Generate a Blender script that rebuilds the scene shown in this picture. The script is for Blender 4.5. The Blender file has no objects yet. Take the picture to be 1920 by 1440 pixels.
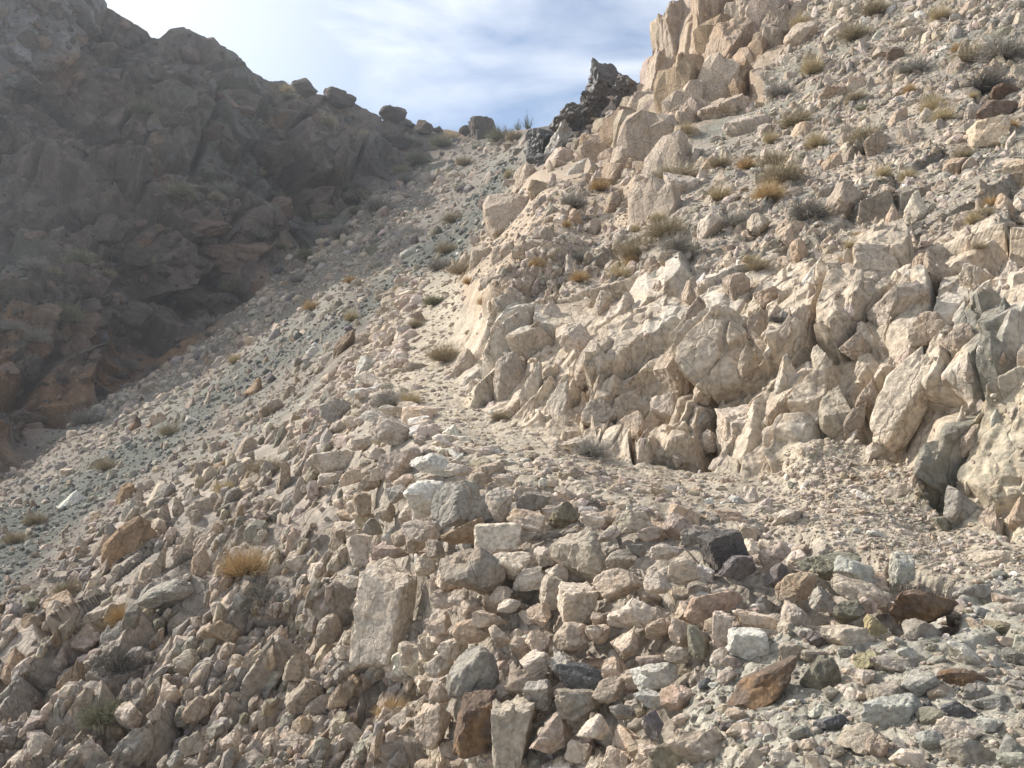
import bpy, bmesh, math, random
import numpy as np
from mathutils import Matrix, Vector

# ------------------------------------------------------------------ camera, sky, sun, exposure
S = bpy.context.scene
COL = S.collection
cam_d = bpy.data.cameras.new('camera')
cam_d.lens = 30.0
cam_d.sensor_width = 36.0
cam_d.clip_start = 0.1
cam_d.clip_end = 5000
cam = bpy.data.objects.new('camera', cam_d)
COL.objects.link(cam)
cam.location = (0, 0, 1.6)
cam.rotation_euler = (math.radians(90), 0, 0)
S.camera = cam
F = 1600.0                                # focal length in photo pixels

SUN = Vector((-0.73, 0.37, 0.58)).normalized()          # towards the sun: upper left, a little behind the slope
sd = bpy.data.lights.new('sun', 'SUN')
sd.energy = 5.0
sd.angle = math.radians(0.6)
sd.color = (1.0, 0.955, 0.885)
sun = bpy.data.objects.new('sun', sd)
COL.objects.link(sun)
sun.rotation_euler = SUN.to_track_quat('Z', 'Y').to_euler()

W = bpy.data.worlds.new('World')
S.world = W
W.use_nodes = True
nt = W.node_tree
nt.nodes.clear()
N = nt.nodes.new
sky = N('ShaderNodeTexSky')
sky.sky_type = 'NISHITA'
sky.sun_disc = False
sky.sun_elevation = math.asin(SUN.z)
sky.sun_rotation = math.atan2(SUN.x, SUN.y)
sky.altitude = 1200
sky.air_density = 1.0
sky.dust_density = 0.3
sky.ozone_density = 2.0
tc = N('ShaderNodeTexCoord')
mp = N('ShaderNodeMapping')
mp.inputs['Scale'].default_value = (1.3, 1.3, 3.6)
mp.inputs['Rotation'].default_value = (0.15, 0.35, 0.2)
n1 = N('ShaderNodeTexNoise')
n1.inputs['Scale'].default_value = 2.6
n1.inputs['Detail'].default_value = 9
n1.inputs['Roughness'].default_value = 0.52
n1.inputs['Distortion'].default_value = 0.35
rp = N('ShaderNodeValToRGB')
rp.color_ramp.elements[0].position = 0.42
rp.color_ramp.elements[0].color = (0.22, 0.22, 0.22, 1)
rp.color_ramp.elements[1].position = 0.72
rp.color_ramp.elements[1].color = (0.97, 0.97, 0.97, 1)
# thicker thin-cloud sheet towards the sun
dt = N('ShaderNodeVectorMath')
dt.operation = 'DOT_PRODUCT'
dt.inputs[1].default_value = tuple(SUN)
mr = N('ShaderNodeMapRange')
mr.inputs[1].default_value = 0.55
mr.inputs[2].default_value = 0.88
mr.inputs[3].default_value = -0.12
mr.inputs[4].default_value = 0.62
ad = N('ShaderNodeMath')
ad.operation = 'ADD'
ad.use_clamp = True
mx = N('ShaderNodeMixRGB')
mx.inputs['Color2'].default_value = (9.4, 9.6, 9.9, 1)
bg = N('ShaderNodeBackground')
bg.inputs['Strength'].default_value = 0.105
wo = N('ShaderNodeOutputWorld')
L = nt.links.new
L(tc.outputs['Generated'], mp.inputs['Vector'])
L(mp.outputs[0], n1.inputs['Vector'])
L(n1.outputs['Fac'], rp.inputs[0])
L(tc.outputs['Generated'], dt.inputs[0])
L(dt.outputs['Value'], mr.inputs[0])
L(rp.outputs[0], ad.inputs[0])
L(mr.outputs[0], ad.inputs[1])
L(ad.outputs[0], mx.inputs['Fac'])
L(sky.outputs[0], mx.inputs['Color1'])
L(mx.outputs[0], bg.inputs['Color'])
L(bg.outputs[0], wo.inputs['Surface'])

S.view_settings.view_transform = 'Standard'
S.view_settings.look = 'None'
S.view_settings.gamma = 1
S.view_settings.exposure = 0.46

rng = np.random.default_rng(11)
random.seed(5)

# ------------------------------------------------------------------ numeric helpers
def hash3(x, y, z, seed):
    with np.errstate(over='ignore'):
        h = (x.astype(np.int64) * 374761393 + y.astype(np.int64) * 668265263 + z.astype(np.int64) * 2147483647 + seed * 1013904223).astype(np.uint64).astype(np.uint32)
        h = (h ^ (h >> np.uint32(13))) * np.uint32(1274126177)
        h = (h ^ (h >> np.uint32(16))) * np.uint32(2246822519)
        h = h ^ (h >> np.uint32(13))
    return h.astype(np.float64) / 4294967296.0

def vnoise(p, seed=0):
    i = np.floor(p).astype(np.int64)
    f = p - i
    f = f * f * (3 - 2 * f)
    out = 0
    for dx in (0, 1):
        wx = f[:, 0] if dx else 1 - f[:, 0]
        for dy in (0, 1):
            wy = f[:, 1] if dy else 1 - f[:, 1]
            for dz in (0, 1):
                wz = f[:, 2] if dz else 1 - f[:, 2]
                out = out + wx * wy * wz * hash3(i[:, 0] + dx, i[:, 1] + dy, i[:, 2] + dz, seed)
    return out * 2 - 1

def fbm(p, seed=0, octv=4, gain=0.5):
    a, s, o = 1.0, 0.0, 0.0
    for k in range(octv):
        o = o + a * vnoise(p * (2.03 ** k) + 17.3 * k, seed + k)
        s += a
        a *= gain
    return o / s

def blocks(p, seed):
    """jointed rock: returns (crack distance, tilted plane height, cell random)"""
    res = [np.empty(len(p)) for _ in range(3)]
    for a in range(0, len(p), 150000):
        q = p[a:a + 150000]
        b = np.floor(q - 0.5).astype(np.int64)
        f1 = np.full(len(q), 9.0)
        f2 = np.full(len(q), 9.0)
        pl = np.zeros(len(q))
        cr = np.zeros(len(q))
        for dx in (0, 1):
            for dy in (0, 1):
                for dz in (0, 1):
                    i, j, k = b[:, 0] + dx, b[:, 1] + dy, b[:, 2] + dz
                    h1 = hash3(i, j, k, seed)
                    h2 = hash3(i, j, k, seed + 1)
                    h3 = hash3(i, j, k, seed + 2)
                    vx = q[:, 0] - (i + 0.17 + 0.66 * h1)
                    vy = q[:, 1] - (j + 0.17 + 0.66 * h2)
                    vz = q[:, 2] - (k + 0.17 + 0.66 * h3)
                    d = np.sqrt(vx * vx + vy * vy + vz * vz)
                    nearer = d < f1
                    f2 = np.where(nearer, f1, np.minimum(f2, d))
                    tx = np.mod(h1 * 7.31, 1) * 2 - 1
                    ty = np.mod(h2 * 9.17, 1) * 2 - 1
                    tz = np.mod(h3 * 5.77, 1) * 2 - 1
                    pl = np.where(nearer, vx * tx + vy * ty + vz * tz, pl)
                    cr = np.where(nearer, np.mod(h1 * 13.7 + h3, 1), cr)
                    f1 = np.where(nearer, d, f1)
        res[0][a:a + 150000] = f2 - f1
        res[1][a:a + 150000] = pl
        res[2][a:a + 150000] = cr
    return res

def sstep(a, b, x):
    t = np.clip((x - a) / (b - a), 0, 1)
    return t * t * (3 - 2 * t)

def mesh_np(name, V, T, C, mat, smooth=False):
    me = bpy.data.meshes.new(name)
    V = np.ascontiguousarray(V, dtype=np.float32)
    T = np.ascontiguousarray(T, dtype=np.int32)
    n = T.shape[1]
    me.vertices.add(len(V))
    me.vertices.foreach_set('co', V.ravel())
    me.loops.add(T.size)
    me.loops.foreach_set('vertex_index', T.ravel())
    me.polygons.add(len(T))
    me.polygons.foreach_set('loop_start', np.arange(0, T.size, n, dtype=np.int32))
    me.polygons.foreach_set('use_smooth', np.full(len(T), smooth))
    me.update(calc_edges=True)
    if C is not None:
        ca = me.color_attributes.new('Col', 'FLOAT_COLOR', 'POINT')
        c4 = np.ones((len(V), 4), dtype=np.float32)
        c4[:, :3] = C
        ca.data.foreach_set('color', c4.ravel())
    me.materials.append(mat)
    return me

def link(name, data, parent=None, **props):
    o = bpy.data.objects.new(name, data)
    COL.objects.link(o)
    if parent is not None:
        o.parent = parent
    for k, v in props.items():
        o[k] = v
    return o

# ------------------------------------------------------------------ materials
def rock_material(name, bump=1.0, lichen=0.0, crack_scale=3.0, fine=14.0, vary=0.35, rough=0.93, joint=0.0):
    m = bpy.data.materials.new(name)
    m.use_nodes = True
    t = m.node_tree
    nn, ln = t.nodes.new, t.links.new
    b = t.nodes['Principled BSDF']
    b.inputs['Roughness'].default_value = rough
    b.inputs['Specular IOR Level'].default_value = 0.25
    at = nn('ShaderNodeAttribute')
    at.attribute_name = 'Col'
    geo = nn('ShaderNodeNewGeometry')
    na = nn('ShaderNodeTexNoise')
    na.inputs['Scale'].default_value = fine
    na.inputs['Detail'].default_value = 8
    na.inputs['Roughness'].default_value = 0.65
    nb = nn('ShaderNodeTexNoise')
    nb.inputs['Scale'].default_value = fine * 0.17
    nb.inputs['Detail'].default_value = 5
    ln(geo.outputs['Position'], na.inputs['Vector'])
    ln(geo.outputs['Position'], nb.inputs['Vector'])
    mr1 = nn('ShaderNodeMapRange')
    mr1.inputs[1].default_value = 0.3
    mr1.inputs[2].default_value = 0.7
    mr1.inputs[3].default_value = 1 - vary
    mr1.inputs[4].default_value = 1 + vary * 0.7
    ln(na.outputs['Fac'], mr1.inputs[0])
    mr2 = nn('ShaderNodeMapRange')
    mr2.inputs[1].default_value = 0.3
    mr2.inputs[2].default_value = 0.7
    mr2.inputs[3].default_value = 0.82
    mr2.inputs[4].default_value = 1.14
    ln(nb.outputs['Fac'], mr2.inputs[0])
    mu = nn('ShaderNodeMath')
    mu.operation = 'MULTIPLY'
    ln(mr1.outputs[0], mu.inputs[0])
    ln(mr2.outputs[0], mu.inputs[1])
    vm = nn('ShaderNodeVectorMath')
    vm.operation = 'SCALE'
    ln(at.outputs['Color'], vm.inputs[0])
    ln(mu.outputs[0], vm.inputs['Scale'])
    col = vm.outputs[0]
    # iron staining, warm veins
    nc = nn('ShaderNodeTexNoise')
    nc.inputs['Scale'].default_value = 2.3
    nc.inputs['Detail'].default_value = 6
    nc.inputs['Roughness'].default_value = 0.7
    nc.inputs['Distortion'].default_value = 0.8
    ln(geo.outputs['Position'], nc.inputs['Vector'])
    r3 = nn('ShaderNodeMapRange')
    r3.inputs[1].default_value = 0.5
    r3.inputs[2].default_value = 0.75
    r3.inputs[4].default_value = 0.55
    ln(nc.outputs['Fac'], r3.inputs[0])
    mxs = nn('ShaderNodeMixRGB')
    mxs.blend_type = 'MULTIPLY'
    mxs.inputs['Color2'].default_value = (0.95, 0.80, 0.62, 1)
    ln(r3.outputs[0], mxs.inputs['Fac'])
    ln(col, mxs.inputs['Color1'])
    col = mxs.outputs[0]
    if lichen > 0:
        nl = nn('ShaderNodeTexNoise')
        nl.inputs['Scale'].default_value = 3.1
        nl.inputs['Detail'].default_value = 7
        nl.inputs['Roughness'].default_value = 0.72
        off = nn('ShaderNodeVectorMath')
        off.operation = 'ADD'
        off.inputs[1].default_value = (31.0, 7.0, 3.0)
        ln(geo.outputs['Position'], off.inputs[0])
        ln(off.outputs[0], nl.inputs['Vector'])
        r4 = nn('ShaderNodeMapRange')
        r4.inputs[1].default_value = 0.735 - 0.11 * lichen
        r4.inputs[2].default_value = 0.79 - 0.11 * lichen
        r4.inputs[4].default_value = 0.8
        ln(nl.outputs['Fac'], r4.inputs[0])
        mxl = nn('ShaderNodeMixRGB')
        mxl.inputs['Color2'].default_value = (0.32, 0.12, 0.035, 1)
        ln(r4.outputs[0], mxl.inputs['Fac'])
        ln(col, mxl.inputs['Color1'])
        col = mxl.outputs[0]
    ln(col, b.inputs['Base Color'])
    # relief
    vo = nn('ShaderNodeTexVoronoi')
    vo.feature = 'DISTANCE_TO_EDGE'
    vo.inputs['Scale'].default_value = crack_scale
    wn = nn('ShaderNodeVectorMath')
    wn.operation = 'MULTIPLY_ADD'
    ln(nb.outputs['Color'], wn.inputs[0])
    wn.inputs[1].default_value = (0.35, 0.35, 0.35)
    ln(geo.outputs['Position'], wn.inputs[2])
    sc = nn('ShaderNodeMapping')
    sc.inputs['Rotation'].default_value = (0.2, 0.45, 0.0)
    sc.inputs['Scale'].default_value = (1, 1, 0.45)
    ln(wn.outputs[0], sc.inputs['Vector'])
    ln(sc.outputs[0], vo.inputs['Vector'])
    rc = nn('ShaderNodeMapRange')
    rc.inputs[1].default_value = 0.0
    rc.inputs[2].default_value = 0.045
    rc.inputs[3].default_value = 0.0
    rc.inputs[4].default_value = 1.0
    ln(vo.outputs['Distance'], rc.inputs[0])
    rd = nn('ShaderNodeMapRange')
    rd.inputs[1].default_value = 0.0
    rd.inputs[2].default_value = 0.022
    rd.inputs[3].default_value = 1 - joint
    rd.inputs[4].default_value = 1.0
    ln(vo.outputs['Distance'], rd.inputs[0])
    vj = nn('ShaderNodeVectorMath')
    vj.operation = 'SCALE'
    ln(col, vj.inputs[0])
    ln(rd.outputs[0], vj.inputs['Scale'])
    ln(vj.outputs[0], b.inputs['Base Color'])
    ma = nn('ShaderNodeMath')
    ma.operation = 'MULTIPLY_ADD'
    ln(rc.outputs[0], ma.inputs[0])
    ma.inputs[1].default_value = 0.35
    ln(na.outputs['Fac'], ma.inputs[2])
    bp = nn('ShaderNodeBump')
    bp.inputs['Strength'].default_value = 0.55 * bump
    bp.inputs['Distance'].default_value = 0.05 * bump
    ln(ma.outputs[0], bp.inputs['Height'])
    ln(bp.outputs[0], b.inputs['Normal'])
    return m

M_GROUND = rock_material('hillside_rock', 1.2, 0.35, 2.6, 12.0, 0.42, joint=0.25)
M_STONE = rock_material('loose_stone', 1.2, 0.0, 3.5, 22.0, 0.42, joint=0.18)
M_BLADE = rock_material('bedrock_blade', 1.4, 0.5, 2.6, 17.0, 0.42, joint=0.3)
M_DARK = rock_material('dark_varnished_rock', 1.0, 0.45, 0.9, 3.0, 0.35)
M_CRAG = rock_material('black_crag_rock', 1.2, 0.0, 1.3, 4.0, 0.4, rough=0.55)

def plant_material(name):
    m = bpy.data.materials.new(name)
    m.use_nodes = True
    t = m.node_tree
    b = t.nodes['Principled BSDF']
    b.inputs['Roughness'].default_value = 0.85
    b.inputs['Specular IOR Level'].default_value = 0.1
    at = t.nodes.new('ShaderNodeAttribute')
    at.attribute_name = 'Col'
    no = t.nodes.new('ShaderNodeTexNoise')
    no.inputs['Scale'].default_value = 9
    ge = t.nodes.new('ShaderNodeNewGeometry')
    t.links.new(ge.outputs['Position'], no.inputs['Vector'])
    r = t.nodes.new('ShaderNodeMapRange')
    r.inputs[3].default_value = 0.65
    r.inputs[4].default_value = 1.35
    t.links.new(no.outputs['Fac'], r.inputs[0])
    v = t.nodes.new('ShaderNodeVectorMath')
    v.operation = 'SCALE'
    t.links.new(at.outputs['Color'], v.inputs[0])
    t.links.new(r.outputs[0], v.inputs['Scale'])
    t.links.new(v.outputs[0], b.inputs['Base Color'])
    return m
M_PLANT = plant_material('dry_stems')

# ------------------------------------------------------------------ the lie of the land
# points measured over the photograph: (px, py, distance in metres)
CTRL = [
 # bottom, below the frame and outside
 (-500,1900,7),(0,1900,6.5),(500,1900,6),(1000,1900,4.2),(1500,1900,3.2),(2000,1900,2.9),(2500,1900,2.9),
 (-500,1440,13),(0,1440,10.5),(300,1440,9.8),(600,1440,8.8),(760,1440,7.9),(880,1440,6.9),(1000,1440,6.3),(1200,1440,5.5),(1500,1440,4.7),(1750,1440,4.4),(1920,1440,4.3),(2450,1440,4.3),
 (-500,1200,20),(0,1200,14.5),(300,1200,12.5),(550,1200,11),(680,1200,9.9),(800,1220,8.9),(870,1250,7.6),(1000,1200,7.3),(1200,1200,6.7),(1500,1200,6.0),(1750,1200,5.7),(1920,1200,5.6),(2450,1200,5.6),
 (-500,1000,33),(0,1000,22),(250,1000,17.5),(450,1000,14.5),(600,1000,13),(720,1020,10.8),(820,1000,9.2),(950,1000,8.5),(1150,1000,8.1),(1350,1010,7.7),(1550,1040,7.3),(1700,1060,7.0),(1920,1070,6.9),(2450,1080,6.6),
 (820,860,10.8),(950,900,9.8),(1100,930,9.1),(1300,960,8.6),(1500,990,8.2),(1750,1000,8.2),(1920,1000,7.8),(2450,980,7.2),
 (-500,1050,30),(0,895,40),(0,940,31),(60,860,44),(150,890,31),(300,890,22.5),(450,880,19),(600,860,16),(700,860,13),
 (900,810,12.8),(1000,820,12),(1150,860,11.2),(1300,890,10.6),(1450,900,10.0),(1500,850,9.9),(1600,870,9.6),(1700,900,9.1),(1820,930,8.2),
 (840,1300,7.6),(775,1310,8.8),(845,1100,8.5),(765,1110,9.7),(830,1380,7.4),(1000,1100,7.9),(1000,1300,6.9),(1100,1020,8.15),(690,1290,9.4),
 # bank
 (960,700,14.6),(1100,700,13.4),(1300,700,11.9),(1500,700,10.8),(1700,700,9.7),(1920,700,8.4),(2450,700,7.2),
 (930,620,16.8),(1000,550,17.8),(1200,550,15.0),(1400,550,12.9),(1600,550,11.4),(1800,550,10.4),(1920,550,9.6),(2450,500,8.6),
 (900,520,20.5),(960,440,24),(1100,420,21.5),(1300,420,17.2),(1500,400,15.5),(1700,400,13.6),(1920,400,12.2),(2450,300,11.5),
 (1000,340,32),(1100,300,33),(1250,300,26),(1400,280,23),(1600,250,20.5),(1800,230,17.8),(1920,220,16.8),(2450,50,17),
 (1230,180,37),(1300,150,35),(1400,120,32),(1550,100,28),(1750,80,24.5),(1920,60,22.5),
 (1260,30,42),(1330,-20,41),(1500,-60,38),(1750,-150,34),(1920,-200,33),(2450,-300,28),(1500,-400,62),(2450,-600,45),
 # shoulder and trail climbing away
 (760,770,14.8),(820,740,15.6),(700,740,17),(850,700,17),(880,660,17.8),(780,660,20.5),(830,620,21.5),(760,600,25),(850,560,24.5),(810,540,30),(860,515,30),
 (640,740,20.5),(650,660,26),(560,760,24),(450,800,26),(350,800,31),(200,830,38),(100,830,44),
 (680,600,32),(560,660,35),(470,680,40),(350,720,46),(200,770,50),(600,580,42),(500,600,50),(400,640,56),
 (740,540,39),(640,560,40),(700,500,52),(600,520,56),(800,480,44),(860,450,46),(760,430,60),(700,420,70),(650,470,64),(560,520,68),
 (890,400,53),(910,360,62),(840,360,75),(780,360,82),(950,300,72),(900,300,84),(860,285,92),(960,260,84),(820,310,92),
 # gully line then the shaded mountain
 (0,800,46),(100,750,50),(240,690,57),(400,600,66),(540,500,75),(640,430,82),(740,350,90),(820,290,96),
 (-500,980,42),(-500,900,43),(-500,600,50),(-500,200,85),(0,650,51),(150,600,57),(0,500,58),(200,500,64),(350,480,73),(500,420,80),(0,350,76),(200,350,79),(400,350,83),(600,350,90),
 (0,220,84),(150,150,90),(300,200,90),(450,220,93),(600,250,97),(700,280,98),(350,80,97),(240,60,98),(500,150,99),(600,180,101),(700,220,104),(780,240,106),(850,245,106),(930,250,100),
 (0,90,82),(100,30,86),(-300,50,78),(0,-200,94),(180,-30,91),
 (1000,260,66),(1040,240,60),(1100,200,54),(1150,150,52),(1200,160,48),
]
CTRL = np.array(CTRL, float)
_y0 = np.interp(CTRL[:, 0], [-600, 0, 300, 540, 740, 850], [1000, 880, 690, 500, 350, 280])
_m = (CTRL[:, 0] < 800) & (CTRL[:, 1] < _y0 - 20) & (CTRL[:, 2] < 130) & (CTRL[:, 2] > 44)
_k = np.interp(CTRL[:, 0], [400, 800], [0.55, 1.0])
_b = np.interp(CTRL[:, 0], [-500, 0, 240, 540, 740, 820], [42, 50, 58, 75, 90, 96])
CTRL[:, 2] = np.where(_m, _b + (CTRL[:, 2] - _b) * np.where(CTRL[:, 2] > _b, _k, 1), CTRL[:, 2])
GX0, GX1, GY0, GY1, GS = -600, 2600, -700, 1960, 8
gx = np.arange(GX0, GX1 + GS, GS, dtype=float)
gy = np.arange(GY0, GY1 + GS, GS, dtype=float)
def tps(P, v, Q, smooth):
    P = P / 1000.0
    Q = Q / 1000.0
    r = np.linalg.norm(P[:, None] - P[None], axis=2)
    K = np.where(r > 0, r * r * np.log(r + 1e-12), 0) + smooth * np.eye(len(P))
    A = np.c_[np.ones(len(P)), P]
    M = np.block([[K, A], [A.T, np.zeros((3, 3))]])
    w = np.linalg.solve(M, np.r_[v, np.zeros(3)])
    out = np.empty(len(Q))
    for a in range(0, len(Q), 20000):
        q = Q[a:a + 20000]
        r = np.linalg.norm(q[:, None] - P[None], axis=2)
        out[a:a + 20000] = np.where(r > 0, r * r * np.log(r + 1e-12), 0) @ w[:-3] + w[-3] + q @ w[-2:]
    return out
GXX, GYY = np.meshgrid(gx, gy)
DEP = np.exp(np.clip(tps(CTRL[:, :2], np.log(CTRL[:, 2]), np.c_[GXX.ravel(), GYY.ravel()], 0.0004), math.log(2.3), math.log(260))).reshape(GXX.shape)

def samp(G, x, y):
    fx = np.clip((np.asarray(x, float) - GX0) / GS, 0, G.shape[1] - 1.001)
    fy = np.clip((np.asarray(y, float) - GY0) / GS, 0, G.shape[0] - 1.001)
    ix, iy = fx.astype(int), fy.astype(int)
    ax, ay = fx - ix, fy - iy
    return (G[iy, ix] * (1 - ax) + G[iy, ix + 1] * ax) * (1 - ay) + (G[iy + 1, ix] * (1 - ax) + G[iy + 1, ix + 1] * ax) * ay

def samp3(G, x, y):
    """smooth (cubic B-spline) sampling"""
    fx = np.clip((np.asarray(x, float) - GX0) / GS, 1, G.shape[1] - 3.001)
    fy = np.clip((np.asarray(y, float) - GY0) / GS, 1, G.shape[0] - 3.001)
    ix, iy = fx.astype(int), fy.astype(int)
    def wts(t):
        return [(1 - t) ** 3 / 6, (3 * t ** 3 - 6 * t ** 2 + 4) / 6, (-3 * t ** 3 + 3 * t ** 2 + 3 * t + 1) / 6, t ** 3 / 6]
    wx, wy = wts(fx - ix), wts(fy - iy)
    o = 0
    for j in range(4):
        for i in range(4):
            o = o + wy[j] * wx[i] * G[iy + j - 1, ix + i - 1]
    return o

def unproj(x, y, d):
    return np.stack([(np.asarray(x) - 960) / F * d, d, 1.6 + (720 - np.asarray(y)) / F * d], axis=-1)

SKYL = np.array([(-600,-420),(-200,-230),(0,-130),(150,-50),(195,-2),(215,22),(245,38),(275,58),(298,66),(318,50),(350,47),(385,62),(410,86),(440,96),(470,120),(500,136),(535,152),
 (580,172),(650,185),(690,207),(720,222),(770,220),(790,238),(830,240),(860,247),(930,248),(990,242),(1040,234),(1060,215),(1085,196),(1105,180),(1118,158),(1150,150),(1190,158),(1212,150),
 (1226,120),(1238,75),(1250,32),(1268,14),(1290,8),(1300,-12),(1340,-60),(1600,-210),(1920,-340),(2600,-520)], float)

def inside(poly, x, y):
    poly = np.array(poly, float)
    c = np.zeros(np.shape(x), bool)
    j = len(poly) - 1
    for i in range(len(poly)):
        xi, yi = poly[i]
        xj, yj = poly[j]
        hit = ((yi > y) != (yj > y)) & (x < (xj - xi) * (y - yi) / (yj - yi + 1e-12) + xi)
        c ^= hit
        j = i
    return c

CREASE = [(-600,1000),(0,900),(60,860),(110,810),(180,760),(300,690),(400,620),(470,560),(530,505),(620,440),(700,380),(760,335),(820,300),(870,262),(900,250)]
ZPOLY = {
 'mtn': [(-600,1000)] + CREASE[1:] + [(900,100),(200,-800),(-600,-800)],
  'far': [(-600,-800),(250,-800),(192,10),(150,62),(60,125),(0,180),(-600,300)],
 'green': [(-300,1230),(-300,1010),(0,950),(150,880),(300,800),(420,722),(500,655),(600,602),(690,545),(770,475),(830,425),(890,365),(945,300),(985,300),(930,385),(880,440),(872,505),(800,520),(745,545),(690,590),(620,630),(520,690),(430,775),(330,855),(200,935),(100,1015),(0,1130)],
 'talus': CREASE + [(985,260),(960,380),(890,500),(800,520),(740,560),(640,650),(560,760),(470,830),(330,900),(200,980),(100,1080),(0,1170),(-600,1400)],
 'lowleft': [(-600,2000),(-600,1390),(0,1170),(100,1080),(200,980),(330,900),(470,830),(560,770),(640,740),(660,900),(690,1020),(670,1180),(760,1240),(800,1330),(790,2000)],
 'wall': [(600,850),(640,745),(700,700),(790,780),(900,855),(1050,915),(1250,955),(1400,985),(1560,1020),(1680,1060),(1800,1120),(1790,1190),(1500,1170),(1330,1230),(1260,1330),(1180,2000),(790,2000),(760,1300),(660,1230),(640,1020)],
 'fore': [(1180,2000),(1260,1330),(1330,1230),(1500,1170),(1790,1190),(1800,1120),(1850,1080),(2600,1120),(2600,2000)],
 'trail': [(2600,1120),(1850,1085),(1690,1060),(1560,1020),(1400,985),(1250,955),(1050,915),(900,855),(790,780),(715,725),(735,660),(755,600),(790,530),(700,512),(660,500),(860,505),(875,560),(850,620),(850,680),(875,740),(960,800),(1100,845),(1300,885),(1460,890),(1480,835),(1560,820),(1690,850),(1720,940),(1790,985),(1920,1010),(2600,960)],
 'bank': [(870,760),(850,640),(880,590),(960,560),(1100,520),(1250,480),(1400,470),(1520,470),(1700,430),(1920,420),(2600,350),(2600,960),(1920,1010),(1790,985),(1720,940),(1690,850),(1560,820),(1480,835),(1460,890),(1300,885),(1100,845),(960,800)],
 'face': [(1785,1000),(1795,880),(1840,770),(1920,700),(2600,640),(2600,960),(1920,1015)],
 'spire': [(1180,330),(1120,330),(1180,170),(1240,-40),(1500,-300),(1530,-40),(1470,70),(1440,170),(1380,210),(1300,260),(1260,330),(1230,420),(1160,430)],
 'edge': [(900,600),(850,500),(890,430),(940,370),(980,310),(1100,290),(1200,330),(1130,440),(1050,520),(980,560)],
 'crag': [(985,300),(1000,235),(1050,190),(1110,120),(1210,135),(1180,200),(1130,260),(1060,300),(1010,310)],
}
def blur(A, n):
    for _ in range(n):
        B = np.pad(A, 1, mode='edge')
        A = (B[:-2, 1:-1] + B[2:, 1:-1] + B[1:-1, :-2] + B[1:-1, 2:] + 2 * A) / 6
    return A
ZM = {k: blur(inside(v, GXX, GYY).astype(float), 3 if k not in ('talus', 'green') else 8) for k, v in ZPOLY.items()}
ORDER = ['mtn', 'far', 'talus', 'lowleft', 'bank', 'face', 'spire', 'edge', 'crag', 'trail', 'wall', 'fore', 'green']
# colour a, colour b, [cell size, amplitude] coarse, fine amplitude, fine cell
ZONE = {
 'upper':  ((.38,.32,.25), (.245,.222,.187), 0.85, 0.42, 0.28, 0.11),
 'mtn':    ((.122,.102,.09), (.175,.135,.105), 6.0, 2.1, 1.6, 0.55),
 'far':    ((.16,.155,.155), (.20,.185,.17), 6.0, 1.5, 1.7, 0.45),  # paler, bluer than the near mountain: distance haze put into the colour
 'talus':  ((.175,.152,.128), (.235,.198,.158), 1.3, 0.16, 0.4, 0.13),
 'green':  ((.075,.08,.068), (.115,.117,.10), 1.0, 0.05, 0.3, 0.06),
 'lowleft':((.30,.265,.225), (.34,.285,.23), 0.8, 0.40, 0.26, 0.10),
 'bank':   ((.53,.44,.335), (.46,.385,.30), 0.82, 0.40, 0.27, 0.12),
 'face':   ((.52,.45,.34), (.46,.39,.29), 1.5, 0.16, 0.5, 0.05),
 'spire':  ((.43,.34,.255), (.38,.30,.22), 2.6, 1.1, 0.9, 0.3),
 'edge':   ((.44,.345,.25), (.40,.32,.24), 1.7, 0.5, 0.45, 0.14),
 'crag':   ((.07,.065,.063), (.12,.105,.09), 3.0, 0.7, 0.8, 0.25),
 'trail':  ((.44,.375,.29), (.38,.33,.255), 0.9, 0.03, 0.10, 0.014),
 'wall':   ((.36,.31,.25), (.33,.29,.24), 0.5, 0.06, 0.14, 0.03),
 'fore':   ((.40,.36,.29), (.34,.32,.265), 0.8, 0.04, 0.10, 0.018),
}
UPP = [(880,520),(900,430),(960,360),(1100,330),(1260,330),(1400,210),(1480,60),(1560,-130),(2250,-130),(2250,470),(1920,430),(1700,450),(1520,480),(1250,500),(1000,580)]
ZM['upper'] = blur(inside([(880,600),(900,300),(1100,200),(1250,-100),(1500,-700),(2700,-700),(2700,480),(1600,520),(1250,560)], GXX, GYY).astype(float), 6)
def weights(x, y):
    w = {'upper': np.ones(np.shape(x))}
    for z in ORDER:
        m = samp(ZM[z], x, y)
        for k in w:
            w[k] = w[k] * (1 - m)
        w[z] = m
    w['upper'] = w['upper'] * samp(ZM['upper'], x, y)
    tot = sum(w.values())
    w['trail'] = w['trail'] + np.maximum(0, 0.05 - tot)
    tot = np.maximum(tot, 0.05)
    return {k: v / tot for k, v in w.items()}

RES = 1.0            # vertices per rendered pixel
nu = int(1850 * 0.75 * RES)
nv = int(1150 * RES)
U = np.linspace(-420, 2420, nu)
T = np.linspace(0, 1, nv)
YS = np.interp(U, SKYL[:, 0], SKYL[:, 1])
YS = np.convolve(np.pad(YS, 5, mode='edge'), np.hanning(13)[1:-1] / np.hanning(13).sum(), 'valid')
YB = 1860.0
tt = T ** 0.93
PX = np.repeat(U[None, :], nv, 0)
PY = YB + (YS[None, :] - YB) * tt[:, None]
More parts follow.
